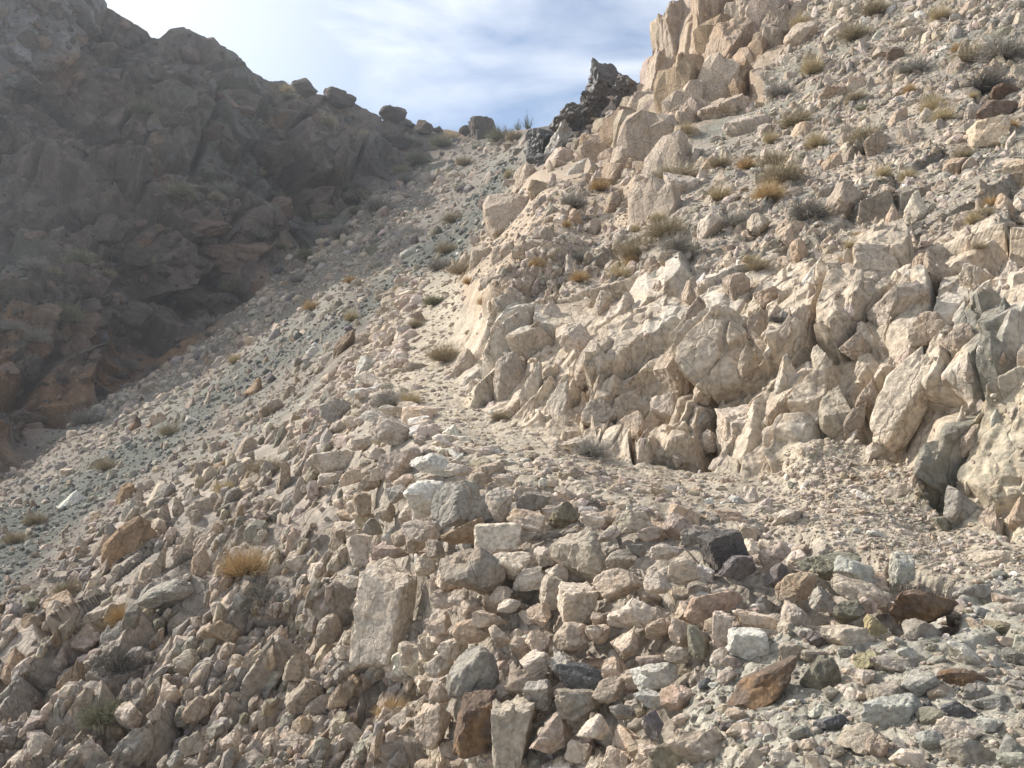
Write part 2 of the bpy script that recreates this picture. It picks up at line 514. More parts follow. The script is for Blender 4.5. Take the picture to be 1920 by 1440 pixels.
# little waves keep borders between kinds of ground from running straight
wob = np.stack([PX.ravel() / 70, PY.ravel() / 70, np.zeros(PX.size)], 1)
WX = PX.ravel() + 26 * fbm(wob, 5, 4)
WY = PY.ravel() + 26 * fbm(wob, 95, 4)
D0 = samp3(DEP, PX.ravel(), PY.ravel())
P0 = unproj(PX.ravel(), PY.ravel(), D0).reshape(nv, nu, 3)
dU = np.gradient(P0, axis=1)
dV = np.gradient(P0, axis=0)
NR = np.cross(dU, dV)
NR /= np.linalg.norm(NR, axis=2, keepdims=True) + 1e-9
for _ in range(12):
    B = np.pad(NR, ((3, 3), (3, 3), (0, 0)), mode='edge')
    NR = (B[:-6, 3:-3] + B[6:, 3:-3] + B[3:-3, :-6] + B[3:-3, 6:]) / 4
NR /= np.linalg.norm(NR, axis=2, keepdims=True) + 1e-9
if NR[nv // 2, nu // 2, 1] > 0:
    NR = -NR
wt = weights(WX, WY)
P = P0.reshape(-1, 3)
NF = NR.reshape(-1, 3)
# bedding frame: blades stand up and lean to the right
Lx = Vector((0.42, 0.22, 0.88)).normalized()
Ly = Vector((0.9, -0.1, -0.42)).normalized()
Lz = Lx.cross(Ly).normalized()
BF = np.array([Lx, Ly, Lz])
def prm(i):
    o = 0
    for k in ZONE:
        o = o + wt[k] * ZONE[k][i]
    return o
SP = np.maximum(np.linalg.norm(dU, axis=2), np.linalg.norm(dV, axis=2)).ravel() + 1e-6
topf = 0.3 + 0.7 * sstep(0, 70, (PY - YS[None, :]).ravel())
vd = P0.reshape(-1, 3) - np.array([0, 0, 1.6])
topf = topf * sstep(0.03, 0.42, np.abs(np.sum(vd / np.linalg.norm(vd, axis=1, keepdims=True) * NR.reshape(-1, 3), axis=1)))
disp = np.zeros(len(P))
colr = np.zeros((len(P), 3))
nz1 = fbm(P * 0.35 / np.maximum(1, D0 / 25)[:, None], 40, 4) * 0.5 + 0.5
nz2 = fbm(P * 2.1 / np.maximum(1, D0 / 15)[:, None], 44, 3) * 0.5 + 0.5
for k in ZONE:
    w = wt[k]
    sel = np.nonzero(w > 0.003)[0]
    if len(sel) == 0:
        continue
    ca, cb, cs, ca_, fs, fa = ZONE[k]
    q = P[sel] @ BF.T
    q = q + 0.12 * cs * np.stack([vnoise(P[sel] / cs * 1.3 + 9, 3), vnoise(P[sel] / cs * 1.3 + 3, 4), vnoise(P[sel] / cs * 1.3, 6)], 1)
    st = np.array([0.30, 1.0, 0.8]) if k in ('upper', 'lowleft', 'bank', 'spire', 'edge') else np.array([0.75, 1.0, 0.9])
    e1, pl1, r1 = blocks(q * st / cs, 100)
    e2, pl2, r2 = blocks(q * st / fs + 5.5, 200)
    fc = sstep(6, 16, cs / SP[sel])
    ff = sstep(5, 13, fs / SP[sel])
    h = fc * ca_ * ((0.85 * (r1 - 0.5) + 1.35 * pl1 + 0.65) * sstep(0.0, 0.12, e1) - 0.6)
    h += ff * fa * ((0.8 * (r2 - 0.5) + 1.5 * pl2 + 0.7) * sstep(0.0, 0.2, e2) - 0.7)
    if k in ('mtn', 'far'):
        e3, pl3, r3 = blocks(P[sel] @ BF.T / 0.62 + 2.5, 300)
        h += sstep(3, 9, 0.62 / SP[sel]) * 0.17 * ((1.0 * (r3 - 0.5) + 1.6 * pl3 + 0.6) * sstep(0, .2, e3) - 0.6)
    if k == 'mtn':
        h += 1.6 * fbm(P[sel] / 14.0, 61, 4)
        # benches: rock steps separated by sloping rubble ledges
        led = np.sin(P[sel][:, 2] * 0.55 + 0.05 * P[sel][:, 0] + 2.6 * fbm(P[sel] / 11, 71, 3))
        h += 1.0 * led
    h += 0.03 * np.maximum(1, D0[sel] / 14) * fbm(P[sel] * 9 / np.maximum(1, D0[sel] / 12)[:, None], 21, 3)
    if k == 'wall':
        h -= 0.22
    if k == 'lowleft':
        h -= 0.16
    disp[sel] += w[sel] * h * topf[sel]
    # colour: mineral change from block to block
    mixv = np.clip(0.55 * r1 + 0.35 * r2 + 0.8 * (nz1[sel] - 0.5), 0, 1)[:, None]
    c = np.array(ca)[None] * (1 - mixv) + np.array(cb)[None] * mixv
    c = c * (0.86 + 0.28 * r2[:, None])
    if k in ('mtn', 'far'):
        c = c * (0.8 + 0.4 * r3[:, None])
    if k == 'mtn':
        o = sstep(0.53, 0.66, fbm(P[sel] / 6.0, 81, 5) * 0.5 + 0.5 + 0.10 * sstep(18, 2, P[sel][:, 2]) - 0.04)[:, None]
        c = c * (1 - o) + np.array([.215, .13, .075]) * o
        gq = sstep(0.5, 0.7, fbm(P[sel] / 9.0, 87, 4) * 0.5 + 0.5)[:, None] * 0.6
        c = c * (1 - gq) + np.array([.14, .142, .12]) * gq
    if k in ('upper', 'talus'):
        g = sstep(0.5, 0.62, fbm(P[sel] / (2.2 if k == 'upper' else 4.0), 91, 5) * 0.5 + 0.5)[:, None] * 0.65
        c = c * (1 - g) + np.array([.22, .215, .18]) * g
    if k == 'bank':
        g = sstep(0.56, 0.66, fbm(P[sel] / 1.3, 93, 5) * 0.5 + 0.5)[:, None] * 0.45
        c = c * (1 - g) + np.array([.55, .52, .46]) * g
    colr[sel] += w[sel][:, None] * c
# dark seam down the right of the bank and grey zones
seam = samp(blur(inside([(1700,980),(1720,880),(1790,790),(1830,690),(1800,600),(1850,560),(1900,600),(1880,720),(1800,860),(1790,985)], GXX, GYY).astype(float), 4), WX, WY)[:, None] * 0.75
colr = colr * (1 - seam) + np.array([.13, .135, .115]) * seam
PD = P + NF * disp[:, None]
PG = PD.reshape(nv, nu, 3)
# the far side of every crest falls away behind the skyline
back = []
for k in range(1, 15):
    r = PG[-1].copy()
    r[:, 1] *= 1 + 0.02 * k
    r[:, 0] *= 1 + 0.02 * k
    r[:, 2] -= 0.02 * k * r[:, 1] * 0.45 - 0.15 * np.sin(k * 1.3 + r[:, 0])
    back.append(r)
VA = np.concatenate([PG.reshape(-1, 3)] + back)
CA = np.concatenate([colr] + [colr[-nu:]] * len(back))
nr = nv + len(back)
idx = np.arange(nr * nu).reshape(nr, nu)
Q = np.stack([idx[:-1, :-1].ravel(), idx[:-1, 1:].ravel(), idx[1:, 1:].ravel(), idx[1:, :-1].ravel()], 1)
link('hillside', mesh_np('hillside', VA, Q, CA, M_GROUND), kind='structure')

def surf(x, y):
    """displaced ground point and its smooth normal under a picture position"""
    x = np.asarray(x, float)
    y = np.asarray(y, float)
    i = np.clip(np.round((x - U[0]) / (U[1] - U[0])).astype(int), 0, nu - 1)
    ys = YS[i]
    t = np.clip((y - YB) / (ys - YB), 0, 1) ** (1 / 0.93)
    j = np.clip(np.round(t * (nv - 1)).astype(int), 0, nv - 1)
    return PG[j, i], NR[j, i]

# ------------------------------------------------------------------ rock shapes
def ico(level):
    bm = bmesh.new()
    bmesh.ops.create_icosphere(bm, subdivisions=level, radius=1)
    v = np.array([x.co[:] for x in bm.verts])
    t = np.array([[y.index for y in f.verts] for f in bm.faces])
    bm.free()
    return v / np.linalg.norm(v, axis=1, keepdims=True), t
ICO = {l: ico(l) for l in (1, 2, 3, 4, 5)}

def rock_shape(seed, level, style='block', noise=0.05):
    r = np.random.default_rng(seed)
    d, t = ICO[level]
    n = {'block': 10, 'slab': 10, 'blade': 10, 'round': 18, 'cube': 9}[style]
    nn = r.normal(size=(n, 3))
    if style == 'cube':
        base = np.array([[1,0,0],[-1,0,0],[0,1,0],[0,-1,0],[0,0,1],[0,0,-1]], float)
        nn = np.concatenate([base + r.normal(size=(6, 3)) * 0.13, nn[:5]])
        hh = np.r_[r.uniform(.72, .95, 6), r.uniform(1.12, 1.35, 5)]
    elif style == 'slab':
        nn = np.concatenate([[[0.1, 0, 1], [0, 0.1, -1]] + r.normal(size=(2, 3)) * 0.1, nn])
        hh = np.r_[.75, .75, r.uniform(.62, 1.1, n)]
    else:
        hh = r.uniform(.6, 1.05, n) if style != 'round' else r.uniform(.85, 1.0, n)
    nn /= np.linalg.norm(nn, axis=1, keepdims=True)
    e = {1: 20, 2: 30, 3: 60, 4: 110, 5: 140}[level]
    if style == 'round':
        e *= 0.35
    a = np.maximum(d @ nn.T / hh[:, None].T, 0)
    rad = (np.sum(a ** e, axis=1)) ** (-1.0 / e)
    v = d * np.minimum(rad, 1.6)[:, None]
    if level >= 3:
        off = r.uniform(0, 50, 3)
        rd = noise * fbm(v * 1.6 + off, seed % 97, 4, 0.6) * 1.5
        lay = noise * 0.5 * np.abs(vnoise(v * np.array([1.2, 1.2, 7.0]) + off, 7))
        e1, p1, c1 = blocks(v * 1.15 + off, 33)
        rd += noise * 1.1 * ((c1 - 0.5) + p1) - noise * 0.5 * (1 - sstep(0, .1, e1)) - lay
        e2, p2, c2 = blocks(v * 2.7 + off, 35)
        rd += noise * 0.55 * ((c2 - 0.5) + 1.5 * p2) * sstep(0, .15, e2)
        v = v * (1 + rd)[:, None]
    if style == 'blade':
        tap = 1 - 0.38 * sstep(-0.2, 1.1, v[:, 2])
        v[:, 0] *= tap
        v[:, 1] *= tap
        v[:, 0] += 0.18 * r.uniform(-1, 1) * v[:, 2]
    lo, hi = v.min(0), v.max(0)
    v = (v - (lo + hi) / 2) / ((hi - lo) / 2)
    return v, t

def rotm(ax, ay, az):
    cx, sx, cy, sy, cz, sz = math.cos(ax), math.sin(ax), math.cos(ay), math.sin(ay), math.cos(az), math.sin(az)
    X = np.array([[1,0,0],[0,cx,-sx],[0,sx,cx]])
    Y = np.array([[cy,0,sy],[0,1,0],[-sy,0,cy]])
    Z = np.array([[cz,-sz,0],[sz,cz,0],[0,0,1]])
    return Z @ Y @ X

PAL = {
 'pale': (.56,.475,.39), 'tan': (.455,.37,.29), 'white': (.62,.58,.51), 'pink': (.47,.375,.31), 'grey': (.35,.315,.27), 'buff': (.425,.36,.285),
 'dark': (.135,.13,.128), 'plum': (.19,.168,.162), 'olive': (.25,.23,.175), 'green': (.29,.272,.235), 'mint': (.42,.405,.35), 'brown': (.20,.15,.118),
 'rust': (.155,.112,.085), 'cream': (.59,.50,.395), 'varnish': (.105,.085,.072), 'moss': (.165,.17,.145), 'black': (.10,.092,.085), 'ochre': (.34,.255,.175), 'yellow': (.33,.295,.185)}
CWORD = {'pale': 'pale', 'tan': 'tan', 'white': 'whitish', 'pink': 'pinkish', 'grey': 'grey', 'buff': 'buff', 'dark': 'dark grey', 'plum': 'purplish grey', 'olive': 'olive',
 'green': 'greenish grey', 'mint': 'pale green', 'brown': 'brown', 'rust': 'rusty brown', 'cream': 'cream', 'varnish': 'dark brown', 'moss': 'dark greenish', 'black': 'black', 'ochre': 'orange brown', 'yellow': 'mustard'}

def stone_colour(key, v, seed):
    r = np.random.default_rng(seed + 9)
    c = np.array(PAL[key]) * r.uniform(.88, 1.12)
    k = np.clip(0.5 + 0.7 * fbm(v * 1.7 + seed % 31, 3, 4), 0, 1)[:, None]
    alt = c * np.array(r.choice([(.80, .78, .76), (1.13, 1.12, 1.10), (1.05, .91, .77), (.93, .95, .92)], p=[.3, .3, .25, .15]))
    return c * (1 - k) + alt * k

USED = set()
# ---- landmarks the other stones are described by
MARKS = [(727,1140,'the tall upright slab'),(867,938,'the wedge block on the wall top'),(898,1067,'the mottled grey boulder in the wall'),(1093,1040,'the heart shaped brown block'),
 (1082,1124,'the cream squared block'),(891,1258,'the tall grey block low in the wall'),(893,1345,'the rust stained block'),(1093,1265,'the dark slab low in the wall'),
 (1716,1139,'the big brown rock by the trail'),(1427,1289,'the long purple brown slab'),(1353,1023,'the dark grey block on the wall top'),(1550,1054,'the olive brown slab'),
 (1804,1231,'the bright white wedge'),(1323,1400,'the big brown block at the bottom edge'),(1677,1331,'the broad greenish slab'),(246,1026,'the orange brown outcrop'),
 (470,1050,'the orange grass tuft'),(320,1112,'the rounded grey boulder'),(738,1320,'the small orange tuft by the wall foot'),(1694,749,'the long cream leaning slab'),
 (1570,778,'the double humped blade'),(1391,818,'the square block at the bank foot'),(1760,880,'the dark grey seam'),(1860,850,'the smooth cream rock face'),(1632,510,'the cracked dome of rock'),
 (1440,352,'the round straw tuft'),(1278,357,'the pointed pale rock'),(1399,241,'the jumbled pale boulder'),(1866,210,'the two brown capped blocks'),(1130,150,'the black crag'),
 (1300,100,'the skyline spires'),(965,402,'the big tan outcrop'),(1078,324,'the white leaning slab'),(835,650,'the dry bush on the trail'),(638,774,'the grey tilted slab'),
 (585,567,'the orange tuft on the scree'),(768,478,'the pale green slab'),(747,813,'the long flat slab at the bend'),(160,770,'the grey bush in the gully'),(143,1276,'the tall stained rock'),
 (1190,440,'the large tan bush'),(1155,1093,'the overhanging tan slab'),(477,734,'the lone scree pinnacle'),(1264,687,'the broad bank blade'),(950,720,'the first pale blade above the trail')]
CNT = {}
def auto_label(px, py, w, h, key, style, noun):
    sz = 'big' if w * h > 4500 else 'middling' if w * h > 1900 else 'small' if w * h > 700 else 'tiny'
    sh = {'block': 'angular', 'slab': 'flat', 'blade': 'pointed', 'round': 'rounded', 'cube': 'squared'}[style]
    if h > 1.5 * w:
        sh = 'upright ' + sh if style != 'blade' else 'narrow pointed'
    ms = sorted(MARKS, key=lambda m: math.hypot(m[0] - px, m[1] - py))
    for m in ms[:4]:
        dx, dy = px - m[0], py - m[1]
        d = math.hypot(dx, dy)
        a = math.degrees(math.atan2(-dy, dx)) % 360
        way = ['right of', 'above and right of', 'above', 'above and left of', 'left of', 'below and left of', 'below', 'below and right of'][int((a + 22.5) // 45) % 8]
        near = 'just ' if d < 90 else '' if d < 220 else 'well '
        lab = f'{sz} {CWORD[key]} {sh} {noun} {near}{way} {m[2]}'
        if lab not in USED and len(lab.split()) <= 16:
            break
        if len(lab.split()) > 16:
            lab = f'{CWORD[key]} {noun} {way} {m[2]}'
    USED.add(lab)
    return lab

def hero(px, py, w, h, tilt, key, style='block', label=None, group=None, name='stone', cat='stone', mat=None, thick=None, lift=0.18, yaw=None, dep=None, level=None, noun='stone', noise=0.075, pitch=None):
    seed = int(px * 131 + py * 17)
    r = np.random.default_rng(seed)
    p, n = surf(px, py)
    if dep is not None:
        p = unproj(px, py, dep)
    else:
        d = float(samp(DEP, px, py))
        # keep the stone on the sight line it has in the photograph
        p = unproj(px, py, 0.5 * d + 0.5 * p[1])
    d = p[1]
    k = d / F
    if level is None:
        level = 4 if w * h > 1500 else 3
    v, t = rock_shape(seed, level, style, noise)
    th = thick if thick else 0.75 * min(w, h) + 0.15 * max(w, h)
    hs = np.array([w, th, h]) * k / 2 * 1.06
    v = v * hs
    yw = r.uniform(-.35, .35) if yaw is None else yaw
    R = rotm(0, math.radians(tilt), 0) @ rotm(r.uniform(-.25, .25) if pitch is None else pitch, 0, yw)
    v = v @ R.T
    base = np.array([0, 0, v[:, 2].min()])
    pos = p + np.array([0, -1, 0]) * lift * th * k
    c = stone_colour(key, v / hs.max(), seed)
    if name == 'stone' and key in ('brown', 'rust'):
        o = sstep(.55, .7, fbm(v / hs.max() * 1.6 + 3, 12, 4) * .5 + .5)[:, None]
        c = c * (1 - o) + np.array([.24, .155, .09]) * o
    me = mesh_np(name, v - base, t, c, mat or M_STONE)
    o = link(name, me)
    o.location = pos + base
    o['label'] = label or auto_label(px, py, w, h, key, style, noun)
    USED.add(o['label'])
    o['category'] = cat
    if group:
        o['group'] = group
    return o

GW = 'stones of the dry stacked trail wall'
GF = 'loose stones on the debris below the trail'
GM = 'loose stones along the left shoulder'
GB = 'rock blades of the cut bank'
GU = 'rocks on the upper right slope'
GL = 'rock blades of the lower left slope'
# px, py, width, height, tilt (clockwise), colour, style, label
WALL = [
 (727,1140,100,192,3,'pale','cube','tall upright pale slab standing against the left end of the wall'),
 (867,940,112,80,-4,'grey','block','large grey wedge shaped block lying on the wall top'),
 (796,934,76,70,0,'white','round','whitish rounded boulder left of the grey wedge on the wall top'),
 (753,866,72,68,10,'pink','block','pinkish blocky stone at the wall bend with a squared face'),
 (814,868,82,34,18,'white','slab','thin whitish slab sloping down to the right at the wall bend'),
 (636,864,94,48,-14,'pale','slab','broad pale slab at the left shoulder of the wall'),
 (747,812,100,44,22,'pale','slab','long flat pale slab lying over the bend of the wall'),
 (935,948,50,68,0,'pale','block','pale upright chunk right of the grey wedge'),
 (998,938,56,44,20,'grey','block',None),(1057,964,54,50,0,'olive','block','olive dark blocky stone on the wall top'),
 (991,975,76,38,10,'pale','slab',None),(933,1010,84,58,-3,'cream','cube','cream box shaped block with a flat front under the wall top'),
 (867,992,82,48,-5,'ochre','block','orange brown block under the grey wedge'),(795,992,76,36,12,'pale','slab',None),(751,1005,50,38,-10,'tan','block',None),(780,1019,34,34,0,'tan','round',None),
 (818,1030,44,36,20,'buff','block',None),(800,1056,40,42,0,'buff','round',None),(733,1034,68,26,0,'pink','slab','thin pinkish slab capping the tall upright slab'),
 (898,1068,116,92,35,'grey','block','mottled grey boulder slanting down to the right in the wall'),
 (1093,1041,110,98,8,'buff','block','large brown grey heart shaped block near the wall top'),
 (964,1054,68,56,-20,'cream','block',None),(1022,1042,42,38,0,'pale','round',None),(991,1081,74,42,-15,'pale','block',None),
 (1082,1126,70,62,3,'cream','cube','cream squared block with layered front in the wall centre'),
 (1155,1094,92,58,-4,'tan','block','tan block with an overhanging flat top right of the heart shaped block'),
 (1033,1107,42,56,8,'buff','cube',None),(1069,1192,64,64,0,'tan','round','tan round faced stone right in the wall middle'),(1009,1200,48,42,0,'pale','block',None),
 (1000,1242,52,58,10,'pale','block',None),(889,1178,76,44,-15,'tan','slab',None),(891,1259,88,108,6,'grey','round','tall grey smooth block low in the wall'),
 (893,1346,78,108,4,'rust','cube','dark block with rusty orange stain at the wall foot'),(963,1362,80,118,-2,'buff','cube','upright buff block right of the rust stained block'),
 (1093,1266,112,54,6,'dark','slab','long dark slab low in the wall'),(1084,1312,100,54,2,'green','slab','layered greenish dark slab under the dark slab'),
 (1028,1366,80,66,-10,'pink','block','pinkish pale boulder at the wall foot'),(813,1350,66,78,0,'tan','block','tan blocky stone at the left foot of the wall'),
 (822,1165,46,38,-20,'pale','block',None),(842,1086,50,38,10,'pale','block',None),(836,1119,54,34,-5,'pale','block',None),(885,1142,40,40,0,'tan','round',None),
 (940,1116,42,38,0,'tan','block',None),(954,1136,42,28,0,'pale','block',None),(920,1156,72,26,5,'pale','slab',None),(1009,1152,46,42,0,'pale','block',None),(974,1210,38,40,0,'tan','round',None),
 (1205,1142,98,62,-8,'pale','block','pale grey broad block with a faceted face'),(1182,978,72,38,-10,'cream','slab',None),(1160,1052,62,42,-15,'buff','block',None),(1178,1208,56,50,-10,'tan','block',None),
 (1150,1245,42,40,0,'pale','block',None),(978,1271,66,38,0,'tan','slab',None),(1009,1294,52,54,0,'grey','block',None),(827,1245,56,44,-30,'pale','block',None),(831,1291,44,46,20,'tan','block',None),
 (1222,1270,78,40,-8,'white','slab','whitish slab right of the dark slab'),(1216,1306,68,32,4,'white','slab','thin whitish slab stacked below another whitish slab'),
 (1353,1024,76,62,-18,'dark','cube','dark grey block leaning on the wall top'),(1384,1061,74,42,8,'plum','block','purplish grey block below the leaning dark block'),
 (1450,1078,50,34,-20,'plum','block',None),(1442,1043,62,64,5,'pink','block','pinkish pointed stone between dark blocks on the wall top'),(1303,1005,60,30,0,'grey','slab',None),
 (1270,989,58,46,15,'pink','block',None),(1245,1032,58,28,0,'pale','round',None),(1365,966,54,20,6,'pink','slab',None),(1334,1127,124,44,-14,'pink','slab','long pinkish slab with a wavy face tilted up to the right'),
 (1276,1066,54,60,-30,'cream','block',None),(1396,1205,72,62,2,'white','cube','whitish square block with ridged face'),(1350,1177,38,62,8,'pink','cube',None),(1307,1200,38,58,-5,'olive','block',None),
 (1276,1178,60,58,-20,'tan','block',None),(1411,1158,82,26,8,'pale','slab',None),(1488,1154,56,56,0,'pale','block',None),(1488,1094,80,60,-18,'buff','block','buff slanting block beside the olive brown slab'),
 (1550,1055,118,58,14,'olive','block','broad olive brown slab on the wall crest'),(1602,1070,80,36,16,'mint','slab','pale green slab with rust specks lying on the crest'),
 (1608,1108,106,42,20,'buff','slab','buff slab tucked below the pale green slab'),(1685,1068,46,62,6,'mint','block','pale green pointed rock standing on the big brown rock'),
 (1716,1140,146,84,12,'brown','block','big brown rock at the right end of the wall'),(1585,1144,56,46,0,'olive','block',None),(1623,1132,42,30,0,'pink','block',None),(1585,1193,92,46,-5,'buff','slab',None),
 (1540,1120,50,40,0,'grey','block',None),(1232,1090,52,40,10,'pale','block',None),(1120,1185,48,40,0,'pale','block',None),(1125,1160,40,26,0,'tan','slab',None),
 (860,1120,38,34,0,'pale','block',None),(850,1210,58,40,-20,'pale','block',None),(937,1190,44,40,0,'tan','block',None),(1050,1240,40,40,0,'grey','block',None),
 (1045,1075,40,36,0,'pale','block',None),(1120,1110,34,30,0,'tan','block',None),(1235,1175,56,40,-10,'tan','block',None),(1165,1160,54,28,5,'pale','slab',None),
 (1140,1290,58,38,-10,'tan','block',None),(1185,1270,46,36,0,'tan','block',None),(1165,1330,56,40,10,'grey','block',None),(1110,1360,60,44,0,'pale','block',None),
 (680,830,56,26,-8,'pale','slab',None),(700,850,50,22,-5,'pale','slab',None),(640,800,46,26,-30,'pale','slab',None),(700,780,52,20,4,'white','slab',None),(735,770,48,18,14,'white','slab',None),
 (665,890,60,26,-16,'pale','slab',None),(620,895,52,24,-20,'pale','slab',None),(695,905,40,30,0,'tan','block',None),(745,925,42,34,0,'grey','block',None),(720,960,44,36,0,'buff','block',None),
 (680,945,40,44,-10,'buff','block',None),(700,985,36,34,0,'grey','round',None),(860,880,48,22,10,'pale','slab',None),(900,895,46,24,-6,'tan','slab',None),(945,900,40,24,0,'pale','block',None),
 (1110,975,46,28,0,'pale','block',None),(1140,1000,44,26,-10,'pale','block',None),(1215,1000,44,24,0,'tan','block',None),(1190,1030,40,28,0,'grey','block',None),(1060,925,40,22,0,'tan','block',None),
]
for a in WALL:
    if a[3] > 180:
        hero(*a[:7], label=a[7], group=GW, lift=0.7, yaw=-0.42, pitch=-0.22, thick=56, noise=0.05)
    else:
        hero(*a[:7], label=a[7], group=GW, lift=0.30)
FORE = [
 (1427,1290,166,62,-34,'brown','slab','long purple brown slab lying tilted on the gravel'),(1488,1226,68,44,10,'buff','block',None),(1535,1267,70,74,0,'olive','block','olive grey blocky rock right of the long slab'),
 (1627,1240,52,42,-10,'yellow','block','mustard coloured stone on the debris slope'),(1677,1246,88,32,-4,'grey','slab','flat grey stone beside the mustard stone'),(1731,1190,74,54,10,'grey','block','grey block in front of the big brown rock'),
 (1804,1231,92,44,30,'white','block','bright white wedge of rock'),(1804,1275,86,50,-4,'brown','block','brown angular block below the white wedge'),(1716,1286,80,70,20,'green','block','greenish grey block behind the broad slab'),
 (1673,1306,90,44,0,'buff','slab',None),(1677,1333,126,46,-4,'mint','slab','broad greenish pale slab in the foreground'),(1827,1298,46,34,0,'grey','block',None),(1865,1318,80,32,5,'green','slab',None),
 (1793,1329,62,38,0,'dark','block',None),(1558,1352,62,36,0,'dark','block',None),(1623,1384,102,56,4,'buff','block','buff rounded block near the bottom edge'),(1645,1402,50,46,0,'tan','round',None),
 (1797,1372,84,42,14,'pale','slab',None),(1820,1414,94,52,-10,'green','block',None),(1323,1402,138,78,-12,'grey','block','big brown grey block at the bottom edge of the picture'),(1411,1422,54,44,0,'buff','block',None),
 (1465,1422,52,34,0,'pale','block',None),(1534,1430,54,32,10,'cream','block',None),(1234,1267,78,38,-6,'white','slab',None),(1269,1228,48,34,0,'pale','block',None),(1222,1243,56,26,-5,'pink','slab',None),
 (1269,1308,62,44,-10,'pink','block',None),(1222,1360,42,56,10,'plum','block',None),(1350,1232,44,30,-50,'pale','slab',None),(1372,1240,40,18,0,'pink','slab',None),(1250,1420,60,50,0,'olive','block',None),
 (1885,1130,50,26,10,'pale','slab',None),(1870,1180,60,32,10,'olive','block',None),(1840,1185,66,30,30,'buff','slab',None),(1900,1230,44,30,0,'green','block',None),(1750,1240,40,30,0,'green','block',None),
 (1700,1420,64,34,0,'pale','slab',None),(1740,1385,50,34,0,'mint','block',None),(1890,1400,56,44,0,'green','block',None),(1500,1375,44,26,0,'green','block',None),(1600,1300,44,28,0,'pale','block',None),
 (1560,1300,38,26,0,'green','block',None),(1445,1340,44,22,10,'pale','block',None),(1760,1300,44,30,0,'buff','block',None),(1380,1340,40,26,0,'pale','block',None),(1640,1170,40,34,0,'yellow','block',None),
 (1700,1225,40,26,0,'mint','block',None),(1905,1290,40,30,0,'grey','block',None),(1855,1360,50,30,0,'mint','slab',None),(1590,1225,36,26,0,'green','block',None),(1540,1200,60,24,12,'plum','slab',None),
 (1619,932,30,24,0,'white','block',None),(1681,920,58,22,-22,'pale','slab',None),(1643,1002,34,16,10,'white','block',None),(1407,936,30,44,-10,'pale','blade',None),(1480,975,66,50,-25,'pale','block','jagged pale blades poking from the trail edge'),
 (1856,1052,70,36,-18,'cream','slab','cream slab propped at the foot of the smooth rock face'),(1775,1020,26,14,0,'grey','block',None),(1700,1000,30,16,0,'pale','block',None),
]
for a in FORE:
    hero(*a[:7], label=a[7], group=GF, lift=0.1)
MID = [
 (638,775,60,52,-28,'grey','slab','grey tilted slab on the left edge of the trail shoulder'),(870,690,54,58,-30,'tan','block','tan rock at the bank foot beside the dry bush'),(893,735,54,48,-25,'pale','block',None),
 (783,690,56,22,0,'tan','slab','flat tan stone forming a step in the trail'),(685,692,34,50,25,'white','slab','whitish slab leaning on the shoulder above the wall'),(648,652,36,72,15,'ochre','blade','orange brown leaning spire on the trail edge'),
 (690,642,38,38,0,'tan','block',None),(784,603,38,38,0,'tan','blade','ribbed tan stub of rock in the middle of the trail'),(747,552,28,24,0,'tan','block',None),(477,734,42,54,8,'ochre','blade','lone ribbed pinnacle in the scree'),
 (532,900,30,72,3,'tan','blade','slim upright tan slab left of the wall'),(618,712,40,30,-20,'pale','block',None),(610,680,30,26,0,'pale','block',None),(725,620,30,26,0,'pale','block',None),
 (760,530,34,22,0,'pale','block',None),(720,585,26,20,0,'tan','block',None),(705,665,38,24,0,'pale','block',None),(568,780,34,30,0,'buff','block',None),(515,770,46,38,-40,'tan','slab',None),
 (590,662,30,24,0,'white','block',None),(139,944,52,32,-40,'white','block','white slab lying on the green scree'),(768,478,34,20,-20,'mint','slab','pale green slab beside the upper trail'),
 (580,600,26,34,30,'mint','slab',None),(475,640,34,18,0,'pale','slab',None),(365,790,30,24,0,'white','block',None),(410,800,34,20,-35,'pale','slab',None),(300,790,34,36,0,'tan','block',None),(258,800,30,40,5,'rust','blade','rusty stub of rock by the gully edge'),
]
for a in MID:
    hero(*a[:7], label=a[7], group=GM, lift=0.2)
